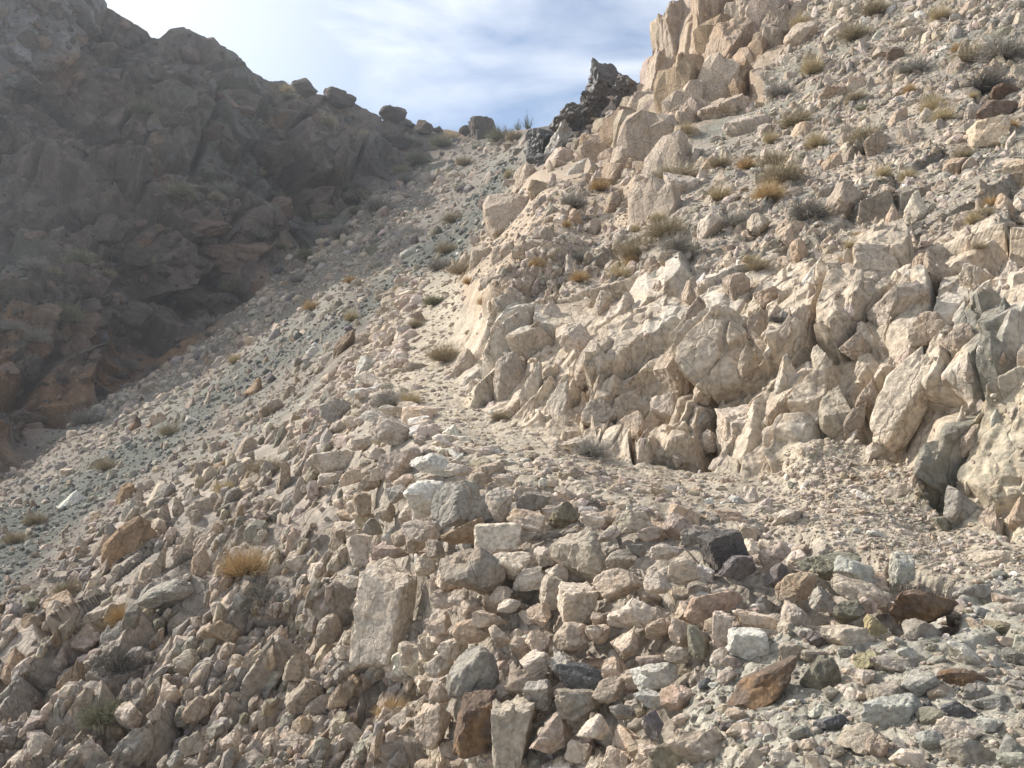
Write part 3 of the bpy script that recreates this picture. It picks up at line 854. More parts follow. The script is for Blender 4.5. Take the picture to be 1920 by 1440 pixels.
LOW = [
 (236,936,34,62,4,'ochre','blade','dark ribbed pinnacle standing above the orange brown outcrop'),(262,938,16,44,2,'tan','blade','thin ribbed pinnacle right of the taller pinnacle'),
 (246,1028,86,120,8,'ochre','block','orange brown outcrop rising from the left slope'),(322,1112,98,50,-12,'grey','round','rounded grey boulder below the orange brown outcrop'),
 (418,1190,74,54,15,'ochre','block','tan and orange boulder in the middle of the left slope'),(164,1200,70,54,-20,'pink','block','pinkish boulder near the left edge'),(229,1187,52,60,10,'grey','round','grey rounded rock between two bushes'),
 (143,1278,62,94,8,'ochre','blade','tall orange stained rock near the left edge'),(352,1243,48,52,0,'buff','round',None),(573,1310,64,74,25,'tan','block','tan leaning block below the left slope bush'),
 (254,1400,64,76,25,'grey','blade','grey leaning blade at the bottom edge left'),(565,1366,36,46,10,'buff','block',None),(434,1388,40,40,0,'pale','block',None),(370,1330,44,50,20,'tan','block',None),
 (300,1060,36,90,18,'buff','blade',None),(345,1040,34,76,15,'tan','blade',None),(376,1065,34,80,15,'tan','blade',None),(480,990,44,36,0,'pale','round',None),(450,1010,40,60,25,'buff','blade',None),
 (310,975,28,60,-3,'tan','blade',None),(335,960,26,56,3,'tan','blade',None),(600,1100,46,70,30,'ochre','blade',None),(640,1050,46,60,15,'buff','block',None),(520,1200,34,60,20,'tan','blade',None),
 (470,1250,36,70,22,'tan','blade',None),(430,1290,30,60,15,'grey','blade',None),(640,1300,40,56,10,'buff','block',None),(660,1370,44,40,0,'pale','block',None),(320,1300,50,54,-10,'pale','block',None),
 (240,1340,50,56,15,'pale','block',None),(80,1400,46,60,-10,'pale','blade',None),(30,1250,40,70,10,'tan','blade',None),(60,1180,34,60,-5,'ochre','blade',None),(190,1030,30,60,15,'tan','blade',None),
 (115,1130,60,40,-35,'tan','block',None),(620,1180,50,56,20,'grey','block',None),(650,1220,50,32,-15,'pale','block',None),(560,1250,44,60,18,'buff','blade',None),(515,1400,48,56,15,'buff','block',None),
 (365,1400,52,60,20,'buff','block',None),(170,1410,44,56,10,'pale','blade',None),(605,1020,40,40,0,'grey','block',None),(560,1060,50,36,-10,'pale','block',None),(380,955,50,44,0,'tan','block',None),
]
for a in LOW:
    hero(*a[:7], label=a[7], group=GL, name='rock_outcrop', cat='rock', mat=M_BLADE, lift=0.12, noun='rock', thick=0.7 * a[2])
BANKR = [
 (1694,750,84,196,24,'cream','blade','long cream slab leaning right up the cut bank'),(1570,780,66,112,-4,'buff','blade','smooth double humped blade at the bank foot'),(1603,790,40,80,14,'tan','blade','sharp blade joined to the double humped one'),
 (1482,716,58,100,-2,'white','blade','pale rounded blade in the middle of the bank'),(1555,592,54,90,22,'tan','blade','tan blade leaning right high on the bank'),(1627,742,40,68,5,'tan','blade',None),
 (1391,820,88,108,0,'pale','cube','square pale block with cracks at the bank foot'),(1450,830,50,80,20,'pale','block',None),(1264,690,70,96,12,'tan','block','broad tan blade on the left part of the bank'),
 (1332,722,46,80,20,'tan','blade',None),(1250,770,60,70,0,'pale','block',None),(1310,800,44,60,0,'grey','block',None),(1446,562,56,46,-20,'tan','block',None),(1424,612,50,60,20,'tan','blade',None),
 (1632,512,86,104,4,'cream','block','cracked dome of cream rock above the bank'),(1762,512,66,100,-4,'tan','blade','tan pyramid of rock right of the cracked dome'),(1722,505,34,64,4,'tan','block',None),
 (1683,575,100,90,-10,'pale','block','wide smooth rock face set back under the cracked dome'),(1735,620,56,70,15,'tan','block',None),(1830,530,56,70,0,'cream','block',None),(1756,884,70,128,14,'grey','block','dark grey rock seam beside the smooth cream face'),
 (1822,830,46,70,15,'tan','blade',None),
 (950,722,50,120,8,'pale','blade','pale leaning blade beside the trail'),(1000,730,44,110,14,'pale','blade',None),(1050,760,50,120,16,'pale','blade','tall pale blade second along the bank foot'),(1100,700,46,90,14,'pale','blade',None),
 (1165,590,50,86,14,'pale','blade','grey white ribbed blade near the top of the bank'),(1160,640,44,66,10,'white','blade',None),(1130,570,34,50,-10,'pale','block',None),(1200,620,36,80,16,'tan','blade',None),(955,582,60,60,0,'buff','block',None),
 (1030,600,44,70,10,'pale','blade',None),(1075,640,60,70,5,'pale','block',None),(1120,780,60,60,0,'pale','block',None),(1180,800,54,50,-10,'pale','block',None),(1340,640,44,80,18,'tan','blade',None),
 (1400,690,40,76,14,'tan','blade',None),(1300,590,34,70,16,'tan','blade',None),(1380,540,50,60,0,'tan','block',None),(1500,480,44,60,20,'tan','block',None),(1540,680,40,60,14,'cream','blade',None),
 (1600,650,46,60,0,'tan','block',None),(1640,850,34,40,0,'pale','block',None),(1880,600,46,80,0,'green','blade',None),(1800,640,44,70,12,'tan','blade',None),(1330,830,40,50,0,'pale','block',None),
 (1275,870,34,40,0,'tan','block',None),(1350,870,44,34,0,'pale','block',None),(1080,830,40,24,0,'pale','block',None),(1802,952,74,70,10,'grey','block','grey block wedged between the debris cone and the smooth face'),(1770,985,50,34,0,'olive','block',None),
]
for a in BANKR:
    hero(*a[:7], label=a[7], group=GB, name='rock_outcrop', cat='rock', mat=M_BLADE, lift=0.02, noun='rock', thick=0.8 * a[2], noise=0.07)
UPR = [
 (1861,215,64,48,6,'brown','block','brown faced block resting on a cream block'),(1878,178,62,36,4,'rust','block','dark rusty boulder wedged above the brown faced block'),(1850,255,66,56,0,'cream','cube','cream block supporting the brown faced block'),
 (1676,107,30,34,0,'brown','block','small brown pointed rock high on the slope'),(1399,243,88,56,8,'pale','block','jumbled pale boulder with an orange seam'),(1278,358,62,84,-20,'pale','blade','pointed pale rock leaning left above the bushes'),
 (1577,395,76,96,6,'tan','block','tan cracked dome below the scree'),(1716,395,42,72,-4,'cream','blade','sharp cream spike on the slope'),(1676,412,34,56,5,'tan','blade',None),(1789,322,54,60,0,'tan','block',None),(1815,322,34,52,0,'tan','blade',None),
 (1840,90,60,36,0,'cream','block',None),(1710,66,46,36,-20,'cream','block',None),(1660,100,50,34,0,'tan','block',None),(1480,120,40,44,15,'white','block',None),(1500,78,54,70,6,'tan','block','tan buttress below the skyline spires'),
 (1565,180,56,40,-20,'tan','block',None),(1600,165,34,34,0,'pale','cube',None),(1850,160,46,60,4,'cream','block',None),(1800,190,50,40,0,'pale','block',None),(1740,225,40,40,0,'cream','blade',None),(1820,215,30,50,20,'cream','slab',None),
 (1078,324,64,20,-42,'white','slab','white leaning slab among tan outcrops'),(986,335,50,50,15,'tan','block','tan blocky outcrop left of the white leaning slab'),(1012,360,40,40,10,'ochre','block',None),
 (962,410,100,100,-20,'tan','block','big tan outcrop at the bend above the trail'),(1110,432,40,50,25,'pale','blade',None),(1074,417,42,46,0,'tan','block',None),(1037,407,36,34,20,'buff','block',None),(1200,365,66,56,0,'tan','block','tan cracked knob beside the grass tuft'),
 (1150,390,34,72,10,'tan','blade',None),(1245,380,44,40,0,'pale','block',None),(900,490,40,60,20,'tan','blade',None),(945,480,44,60,15,'tan','blade',None),(980,470,40,50,10,'tan','blade',None),(1120,300,60,60,-25,'tan','block',None),
 (1640,285,50,60,0,'tan','block',None),(1700,260,40,50,0,'tan','block',None),(1560,310,36,46,10,'tan','blade',None),(1640,330,46,56,-6,'tan','blade',None),(1860,440,54,60,0,'cream','block',None),(1800,420,40,50,6,'tan','blade',None),
 (1480,440,44,56,25,'pale','block',None),(1420,420,40,40,0,'buff','block',None),(1330,430,50,50,-10,'pale','block',None),(1500,250,40,40,0,'tan','block',None),(1440,250,36,34,0,'pale','block',None),(1900,330,46,60,0,'cream','block',None),
]
for a in UPR:
    hero(*a[:7], label=a[7], group=GU, name='rock_outcrop', cat='rock', mat=M_BLADE, lift=0.1, noun='rock', noise=0.06)
# skyline boulders and crags
SK = [
 (570,152,46,38,0,'varnish','round','dark round boulder on the ridge left of the twin boulder'),(630,162,40,40,-6,'varnish','round','dark square boulder on the ridge'),(652,176,34,26,10,'varnish','block','small dark boulder leaning on the square ridge boulder'),
 (737,201,50,34,4,'varnish','round','dome shaped dark boulder on the ridge near the saddle'),(795,230,36,28,0,'varnish','round','small round dark boulder right of the dome shaped one'),
 (873,232,24,22,0,'varnish','block','small dark rock left of the split block on the saddle'),(906,246,52,42,-3,'varnish','cube','dark flat topped block standing on the saddle'),
 
 (820,240,22,12,0,'varnish','block','very small dark rock in the saddle gap'),(770,222,26,14,0,'varnish','block','low dark rock between the two round ridge boulders'),
]
CRX = 960 + F * PG[-1][:, 0] / PG[-1][:, 1]
CRY = 720 - F * (PG[-1][:, 2] - 1.6) / PG[-1][:, 1]
for a in SK:
    cy = np.max(CRY[np.abs(CRX - a[0]) < a[2] * 0.3 + 3])
    a = (a[0], cy - 0.12 * a[3]) + a[2:]
    dd = float(samp(DEP, a[0], max(a[1] + a[3] * 0.3, np.interp(a[0], SKYL[:, 0], SKYL[:, 1]) + 6)))
    hero(*a[:7], label=a[7], group='dark boulders along the ridge', name='boulder', cat='boulder', mat=M_DARK, dep=dd, lift=0.1, level=4)
CRAG = [
 (1134,168,74,104,12,'black','block','tall black crag at the notch with a pale lit face'),(1180,172,60,62,10,'black','block','low black crag behind the tall one'),(1086,236,92,90,-25,'black','block','broad black outcrop below the tall crag'),
 (1016,276,60,70,-10,'black','block','black shiny outcrop at the left foot of the crags'),(1050,262,40,76,20,'grey','blade','grey streaked fin between the black outcrops'),(1120,205,70,60,0,'varnish','block','dark brown block under the tall crag'),
]
for a in CRAG:
    dd = float(samp(DEP, a[0], a[1] + a[3] * 0.2)) * 0.97
    hero(*a[:7], label=a[7], group='black crags at the notch', name='crag', cat='crag', mat=M_CRAG, dep=dd, lift=0.0, level=5, noise=0.13)
SPI = [
 (1268,76,62,150,-4,'tan','cube','leftmost tan pillar of the skyline cliff'),(1236,170,66,120,18,'tan','cube','tan buttress stepping down left of the cliff pillars'),(1322,60,60,190,4,'tan','cube','tall tan pillar second from the left'),
 (1365,110,76,170,18,'tan','block','broad tan pillar in the middle of the cliff'),(1200,215,60,90,30,'tan','block','leaning tan block above the black crag'),(1405,30,70,110,10,'tan','block','upper tan pillar touching the picture top'),
 (1170,265,60,80,35,'tan','block','low leaning tan block at the cliff foot'),(1280,170,50,120,6,'tan','cube','narrow tan pillar filling the gap in the cliff'),(1450,60,50,80,14,'tan','block','right hand tan pillar beside the scree'),
 (1360,210,90,60,-30,'tan','block','slanting tan base block of the cliff'),
]
for a in SPI:
    dd = float(samp(DEP, max(a[0], 1235) if a[1] < 200 else a[0], max(a[1], 20)))
    hero(*a[:7], label=a[7], group='pillars of the skyline cliff', name='rock_pillar', cat='rock pillar', mat=M_BLADE, dep=dd, lift=0.0, level=5, noise=0.09, thick=a[2] * 1.1, yaw=0.2)
# outcrops on the shaded mountain
rm = np.random.default_rng(77)
MT = [(450,190,90,70,'varnish'),(395,250,60,80,'varnish'),(500,300,110,80,'varnish'),(560,220,60,50,'varnish'),(250,330,80,60,'varnish'),(330,220,70,60,'varnish'),(180,250,90,90,'varnish'),(100,300,70,80,'varnish'),
 (60,420,90,90,'varnish'),(200,430,60,80,'varnish'),(380,420,120,60,'ochre'),(440,490,150,90,'ochre'),(520,400,90,70,'ochre'),(600,310,70,60,'varnish'),(650,280,60,50,'varnish'),(700,290,60,46,'varnish'),(740,260,50,40,'varnish'),
 (600,400,70,50,'ochre'),(350,560,90,60,'varnish'),(250,590,80,60,'varnish'),(80,600,80,80,'ochre'),(140,660,70,90,'ochre'),(40,690,60,60,'varnish'),(30,560,60,60,'varnish'),(250,480,60,50,'varnish'),(300,290,50,60,'varnish'),
 (430,280,50,60,'varnish'),(530,500,60,46,'varnish'),(660,370,50,36,'varnish'),(50,790,70,50,'varnish'),(180,540,60,46,'varnish'),(160,400,50,60,'varnish')]
for i, (x, y, w, h, c) in enumerate(MT):
    hero(x, y, w * 0.85, h * 0.85, float(rm.uniform(-20, 20)), c if c == 'varnish' else 'rust', 'block', group='outcrops of the shaded mountain', name='rock_outcrop', cat='rock', mat=M_DARK, lift=-0.12, level=4, noun='mountain outcrop', noise=0.1)

# ------------------------------------------------------------------ scattered stones
SHP = {}
for lev in (1, 2, 3):
    for sty in ('block', 'slab', 'blade', 'cube'):
        SHP[(lev, sty)] = [rock_shape(1000 + 37 * q + lev, lev, sty, 0.06) for q in range(12 if lev < 3 else 20)]
REC = []
def scatter(zone, n, smin, smax, cols, style='block', power=2.2, embed=0.15, tilt=(0, 25), asp=(0.55, 0.9), noun='stone', group=None, clump=0.0, avoid=None):
    poly = np.array(ZPOLY[zone] if isinstance(zone, str) else zone, float)
    lo = np.maximum(poly.min(0), [-330, -140])
    hi = np.minimum(poly.max(0), [2250, 1680])
    x = rng.uniform(lo[0], hi[0], n * 4)
    y = rng.uniform(lo[1], hi[1], n * 4)
    ok = inside(poly, x, y) & (y > np.interp(x, SKYL[:, 0], SKYL[:, 1]) + 6)
    if avoid:
        ok &= ~inside(ZPOLY[avoid], x + rng.normal(size=len(x)) * 14, y + rng.normal(size=len(x)) * 14)
    if clump > 0:
        f = fbm(np.stack([x / 60, y / 60, x * 0], 1), 300, 3)
        ok &= rng.uniform(-1, 1, len(x)) * (1 - clump) + f * clump * 2 > -0.25
    x, y = x[ok][:n], y[ok][:n]
    s = smin * ((1 - rng.uniform(0, 1, len(x))) ** (-1 / power))
    s = np.minimum(s, smax * rng.uniform(.6, 1, len(x)))
    names = list(cols)
    pr = np.array([cols[c] for c in names], float)
    ci = rng.choice(len(names), len(x), p=pr / pr.sum())
    for i in range(len(x)):
        a = rng.uniform(*asp)
        if style == 'blade':
            w, h = s[i] * a, s[i]
        else:
            w, h = s[i], s[i] * a
        REC.append((float(s[i]), float(x[i]), float(y[i]), float(w), float(h), float(tilt[0] + rng.normal() * tilt[1]), names[ci[i]], style, embed, noun, group or GW))

TANS = {'pale': 5, 'cream': 3, 'tan': 2.5, 'buff': 1.5, 'pink': 1.5, 'white': 2, 'grey': .8}
MIXC = {'pale': 4, 'grey': 2, 'green': 2.5, 'buff': 4, 'olive': 2, 'plum': .4, 'white': 1.2, 'dark': .6, 'tan': 2, 'mint': 3}
LFT = {'tan': 3, 'buff': 5, 'pink': 1, 'grey': 6, 'ochre': .7, 'pale': 1.5, 'olive': .4}
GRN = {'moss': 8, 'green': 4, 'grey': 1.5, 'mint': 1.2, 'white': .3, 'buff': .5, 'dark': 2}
scatter('wall', 650, 24, 66, TANS, 'block', 2.2, .1, (0, 18), (.5, .85), 'stone', GW)
scatter('wall', 520, 26, 78, TANS, 'slab', 2.2, .1, (0, 14), (.3, .5), 'stone', GW)
scatter('wall', 520, 26, 66, TANS, 'cube', 2.2, .1, (0, 14), (.55, .95), 'stone', GW)
scatter('wall', 700, 7, 20, TANS, 'block', 2.0, .0, (0, 40), (.5, .9))
scatter('fore', 420, 16, 56, MIXC, 'block', 2.0, .15, (0, 20), (.45, .8), 'stone', GF)
scatter('fore', 260, 24, 74, MIXC, 'slab', 2.0, .2, (2, 16), (.32, .55), 'stone', GF)
scatter('fore', 5200, 3.5, 22, MIXC, 'block', 1.6, .1, (0, 40), (.5, .9))
scatter([(1400,985),(1500,850),(1700,860),(1790,990),(1920,1010),(2300,1000),(2300,1180),(1850,1120),(1690,1070),(1560,1020)], 2600, 3.5, 18, {'pale': 4, 'tan': 3, 'buff': 3, 'grey': 2, 'white': 1, 'green': 1}, 'block', 1.8, .1, (0, 40))
scatter('trail', 4200, 3.5, 13, {'pale': 5, 'tan': 4, 'buff': 2, 'white': 1, 'pink': 1}, 'slab', 1.9, .1, (0, 25), (.35, .7))
scatter([(790,780),(900,835),(1100,880),(1300,920),(1500,960),(1480,1010),(1250,975),(1050,935),(880,890)], 420, 12, 40, TANS, 'slab', 2.2, .1, (0, 20), (.35, .7), 'stone', GW)
scatter('lowleft', 2000, 20, 62, LFT, 'blade', 2.0, .12, (22, 9), (.36, .62), 'rock', GL)
scatter('lowleft', 1600, 12, 30, LFT, 'cube', 2.0, .08, (22, 12), (1.4, 2.5), 'rock', GL)
scatter('lowleft', 1700, 6, 20, LFT, 'block', 1.9, .0, (10, 40), (.5, .9), clump=.3)
scatter('talus', 6500, 6, 34, {'tan': 4, 'pale': 1, 'buff': 4, 'grey': 5, 'pink': 1.5, 'olive': 1, 'plum': .7}, 'block', 1.7, .05, (-10, 35), (.45, .9), clump=.15, avoid='green')
scatter('talus', 9000, 3, 7, {'tan': 3, 'pale': 1, 'buff': 3, 'grey': 4, 'pink': 1, 'olive': 2}, 'block', 1.7, .1, (-10, 35), (.45, .9), avoid='green')
LIP = [(596,870),(630,780),(680,700),(720,700),(735,745),(800,790),(880,860),(840,910),(700,900)]
scatter(LIP, 260, 22, 70, {'white': 4, 'pale': 4, 'cream': 1}, 'slab', 2.0, .55, (-4, 14), (.26, .46), 'stone', GM)
EDG = [(720,700),(735,640),(745,570),(775,520),(800,525),(775,590),(765,650),(750,710)]
scatter(EDG, 130, 12, 34, {'pale': 4, 'tan': 3, 'pink': 1}, 'block', 2.0, .2, (0, 20), (.5, .9), 'stone', GM)
scatter('trail', 500, 10, 26, {'pale': 4, 'tan': 3, 'buff': 2}, 'slab', 2.2, .0, (0, 20), (.35, .7), 'stone', GM)
JN = [(1030,320),(1090,250),(1140,200),(1200,170),(1250,210),(1230,320),(1130,350)]
scatter(JN, 150, 20, 64, {'tan': 5, 'ochre': 2}, 'cube', 2.0, -.1, (25, 14), (.6, 1.3), 'rock', GU)
scatter('crag', 90, 14, 46, {'black': 4, 'varnish': 1}, 'block', 1.8, .0, (10, 20), (.6, .9))
SHO = [(540,800),(700,600),(750,510),(800,530),(745,680),(725,745),(650,810),(560,870)]
scatter(SHO, 420, 12, 46, {'tan': 4, 'pale': 4, 'buff': 2, 'pink': 1}, 'block', 2.0, .1, (-10, 25), (.45, .8), 'stone', GM)
scatter(SHO, 1800, 4, 14, {'tan': 4, 'pale': 4, 'buff': 2, 'pink': 1}, 'block', 1.8, .1, (-10, 25), (.45, .8))
scatter('talus', 260, 16, 40, {'tan': 4, 'buff': 3, 'ochre': 1}, 'blade', 2.2, .0, (8, 10), (.4, .7), 'rock', GM)
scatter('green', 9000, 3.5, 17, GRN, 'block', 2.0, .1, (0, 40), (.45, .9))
scatter('bank', 420, 26, 84, {'pale': 4, 'tan': 4, 'cream': 2, 'white': 1.5, 'buff': 2}, 'blade', 2.2, -.28, (16, 8), (.28, .55), 'rock', GB)
scatter('spire', 90, 40, 120, {'tan': 5, 'ochre': 2}, 'cube', 2.0, -.3, (4, 9), (1.3, 2.2), 'rock', 'pillars of the skyline cliff')
scatter('edge', 160, 18, 60, {'tan': 5, 'ochre': 1, 'pale': 2}, 'blade', 2.0, -.2, (15, 14), (.4, .75), 'rock', GU)
scatter('bank', 500, 5, 16, {'pale': 4, 'tan': 4, 'cream': 2, 'buff': 2}, 'block', 1.9, .0, (10, 40), clump=.5)
scatter(UPP, 1700, 16, 60, {'pale': 4, 'tan': 5, 'cream': 1.5, 'buff': 2, 'grey': 1}, 'blade', 2.1, -.1, (12, 13), (.38, .8), 'rock', GU, clump=.2)
scatter(UPP, 9000, 2.8, 6, {'pale': 4, 'tan': 3, 'buff': 3, 'grey': 2.5, 'olive': 1}, 'block', 1.8, .1, (0, 40))
scatter(UPP, 9000, 5, 30, {'pale': 4, 'tan': 3, 'buff': 3, 'grey': 2.5, 'white': .7, 'olive': .8}, 'block', 1.8, .0, (0, 40), (.45, .9), clump=.2)
scatter('mtn', 2600, 6, 40, {'varnish': 6, 'brown': 2, 'dark': 1, 'rust': 2}, 'block', 1.7, -.1, (-15, 30), (.5, .9), clump=.5)
scatter([(0,900),(180,765),(400,625),(620,445),(830,300),(880,300),(800,420),(640,520),(440,690),(200,860),(0,980)], 1300, 5, 20, {'buff': 3, 'grey': 4, 'tan': 2, 'brown': 1}, 'block', 1.9, .0, (-15, 30))

def inst(rec, level, k):
    s, x, y, w, h, tl, key, sty, emb, noun, grp = rec
    r = np.random.default_rng(k + 5)
    p, n = surf(x, y)
    kk = p[1] / F
    th = min(w, h) * (0.8 + 0.5 * r.uniform())
    v, t = SHP[(level, sty)][r.integers(len(SHP[(level, sty)]))]
    hs = np.array([w, th, h]) * kk / 2 * 1.1
    R = rotm(0, math.radians(tl), 0) @ (rotm(r.uniform(-.15, .3), 0, r.uniform(-.6, .3)) if sty == 'blade' else rotm(r.uniform(-.4, .4), 0, r.uniform(-.7, .7)))
    if sty != 'blade' and r.uniform() < .5:
        R = R @ np.diag([-1.0, -1.0, 1.0])
    vv = (v * hs) @ R.T
    pos = p + n * (emb * min(w, h) * kk)
    return vv, t, pos

HEROES = np.array([(a[0], a[1], max(a[2], a[3])) for a in WALL + FORE + MID + LOW + BANKR + UPR] + [(470, 1045, 90), (492, 1075, 60), (232, 1132, 70), (738, 1316, 74), (575, 980, 80), (188, 1312, 64), (508, 962, 40), (503, 856, 50), (345, 1024, 50), (222, 1226, 60), (380, 862, 40)], float)
def clear_of_heroes(rec):
    d = np.hypot(HEROES[:, 0] - rec[1], HEROES[:, 1] - rec[2])
    return not np.any(d < 0.33 * HEROES[:, 2] + 0.18 * rec[0])
REC.sort(key=lambda r: -r[0])
quota = {'stone': 300 - len(WALL) - len(FORE) - len(MID) - 4, 'rock': 300 - len(LOW) - len(BANKR) - len(UPR) - len(MT) - 4}
merged = {}
placed = []
for k, rec in enumerate(REC):
    s, x, y, w, h, tl, key, sty, emb, noun, grp = rec
    if s > 12 and not clear_of_heroes(rec):
        continue
    inframe = 10 < x < 1910 and 10 < y < 1430
    far = not placed or min((x - a) ** 2 + (y - b) ** 2 - (0.3 * (c + s)) ** 2 for a, b, c in placed) > 0
    if inframe and s > 24 and quota[noun] > 0 and far:
        quota[noun] -= 1
        placed.append((x, y, s))
        vv, t, pos = inst(rec, 3, k)
        base = np.array([0, 0, vv[:, 2].min()])
        c = stone_colour(key, vv / np.abs(vv).max(), k)
        nm = 'stone' if noun == 'stone' else 'rock_outcrop'
        o = link(nm, mesh_np(nm, vv - base, t, c, M_STONE if noun == 'stone' else M_BLADE), label=auto_label(x, y, w, h, key, sty, noun), category='stone' if noun == 'stone' else 'rock', group=grp)
        o.location = pos + base
        continue
    lev = 3 if s > 30 else 2 if s > 9 else 1
    vv, t, pos = inst(rec, lev, k)
    mk = 'rock_rubble' if noun == 'rock' else ('mountain_rubble' if key in ('varnish', 'rust', 'black') else 'scree')
    M = merged.setdefault(mk, [[], [], [], 0])
    r = np.random.default_rng(k)
    c = np.array(PAL[key]) * r.uniform(.8, 1.18) * np.array([1, r.uniform(.96, 1.02), r.uniform(.92, 1.04)])
    M[0].append(vv + pos)
    M[1].append(t + M[3])
    M[2].append(np.repeat(c[None], len(vv), 0))
    M[3] += len(vv)
for mk, (vs, ts, cs, _) in merged.items():
    link(mk, mesh_np(mk, np.concatenate(vs), np.concatenate(ts), np.concatenate(cs), {'rock_rubble': M_BLADE, 'scree': M_STONE, 'mountain_rubble': M_DARK}[mk]), kind='stuff')

# ------------------------------------------------------------------ dry plants
def tuft_mesh(name, seed, n, cols, twig=0.0, width=0.012, droop=0.5, flat=0.75, spread=1.0):
    r = np.random.default_rng(seed)
    V, T, C = [], [], []
    for i in range(n):
        az = r.uniform(0, 2 * math.pi)
        el = math.acos(r.uniform(0.0, 1.0) ** 0.8)
        d = np.array([math.cos(az) * math.sin(el) * spread, math.sin(az) * math.sin(el) * spread, math.cos(el) * flat + 0.12])
        root = np.array([math.cos(az), math.sin(az), 0]) * r.uniform(0, .28)
        ln = r.uniform(.55, 1.0) * (1 if r.uniform() < .85 else 1.18)
        mid = root + d * ln * .5 + r.normal(size=3) * .05
        tip = root + d * ln + np.array([0, 0, -droop * .15 * ln * math.sin(el)]) + r.normal(size=3) * (.05 + twig * .09)
        c = np.array(cols[r.integers(len(cols))]) * r.uniform(.7, 1.25)
        segs = [(root, mid, 1.0, .8), (mid, tip, .8, .15)]
        if twig > 0:
            for _ in range(3):
                b0 = root + (tip - root) * r.uniform(.35, .95)
                segs.append((b0, b0 + (d + r.normal(size=3) * .8) * .16, .7, .2))
        for p, q, w0, w1 in segs:
            ax = q - p
            s = np.cross(ax, r.normal(size=3))
            s /= np.linalg.norm(s) + 1e-9
            b = len(V)
            V += [p - s * width * w0, p + s * width * w0, q + s * width * w1, q - s * width * w1]
            T.append((b, b + 1, b + 2, b + 3))
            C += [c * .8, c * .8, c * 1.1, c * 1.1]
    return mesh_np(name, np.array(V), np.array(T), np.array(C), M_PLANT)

def crown_bits(name, seed, n, cols):
    """stem stub at the heart of the clump"""
    r = np.random.default_rng(seed)
    V, T, C = [], [], []
    for i in range(n):
        az = r.uniform(0, 6.28)
        d = np.array([math.cos(az) * r.uniform(.1, .4), math.sin(az) * r.uniform(.1, .4), r.uniform(.2, .4)])
        for j in range(4):
            a0, a1 = j * 1.571, (j + 1) * 1.571
            o0 = np.array([math.cos(a0), math.sin(a0), 0]) * .018
            o1 = np.array([math.cos(a1), math.sin(a1), 0]) * .018
            b = len(V)
            V += [o0 + [0, 0, -.1], o1 + [0, 0, -.1], d + o1 * .5, d + o0 * .5]
            T.append((b, b + 1, b + 2, b + 3))
            C += [np.array(cols)] * 4
    return mesh_np(name, np.array(V), np.array(T), np.array(C), M_PLANT)

KIND = {
 'orange': ('grass_tuft', 'grass tuft', 'orange straw', [(.50,.35,.18),(.56,.42,.24),(.42,.29,.15)], 900, 0.0, .008),
 'straw': ('grass_tuft', 'grass tuft', 'straw yellow', [(.50,.41,.25),(.45,.36,.22),(.56,.48,.31)], 850, 0.0, .008),
 'tan': ('shrub', 'shrub', 'dry tan', [(.38,.31,.20),(.32,.26,.18),(.42,.36,.25)], 620, .8, .009),
 'grey': ('shrub', 'shrub', 'grey leafless', [(.31,.285,.245),(.25,.235,.205),(.37,.34,.29)], 560, 1.0, .009),
 'dark': ('shrub', 'shrub', 'dark twiggy', [(.17,.155,.135),(.13,.12,.105),(.22,.20,.175)], 520, 1.0, .009),
 'olive': ('shrub', 'shrub', 'olive green', [(.25,.24,.155),(.21,.21,.14),(.30,.28,.19)], 640, .8, .011),
}
PROTO = {}
for k, (nm, cat, word, cols, n, tw, wd) in KIND.items():
    PROTO[k] = []
    for q in range(3):
        a = tuft_mesh(nm, 50 + q * 7 + len(k), n, cols, tw, wd, flat=.8 if tw else 1.0, spread=1.0 if tw else .85)
        b = crown_bits('stem', 90 + q, 9, (.12, .09, .06))
        PROTO[k].append((a, b))
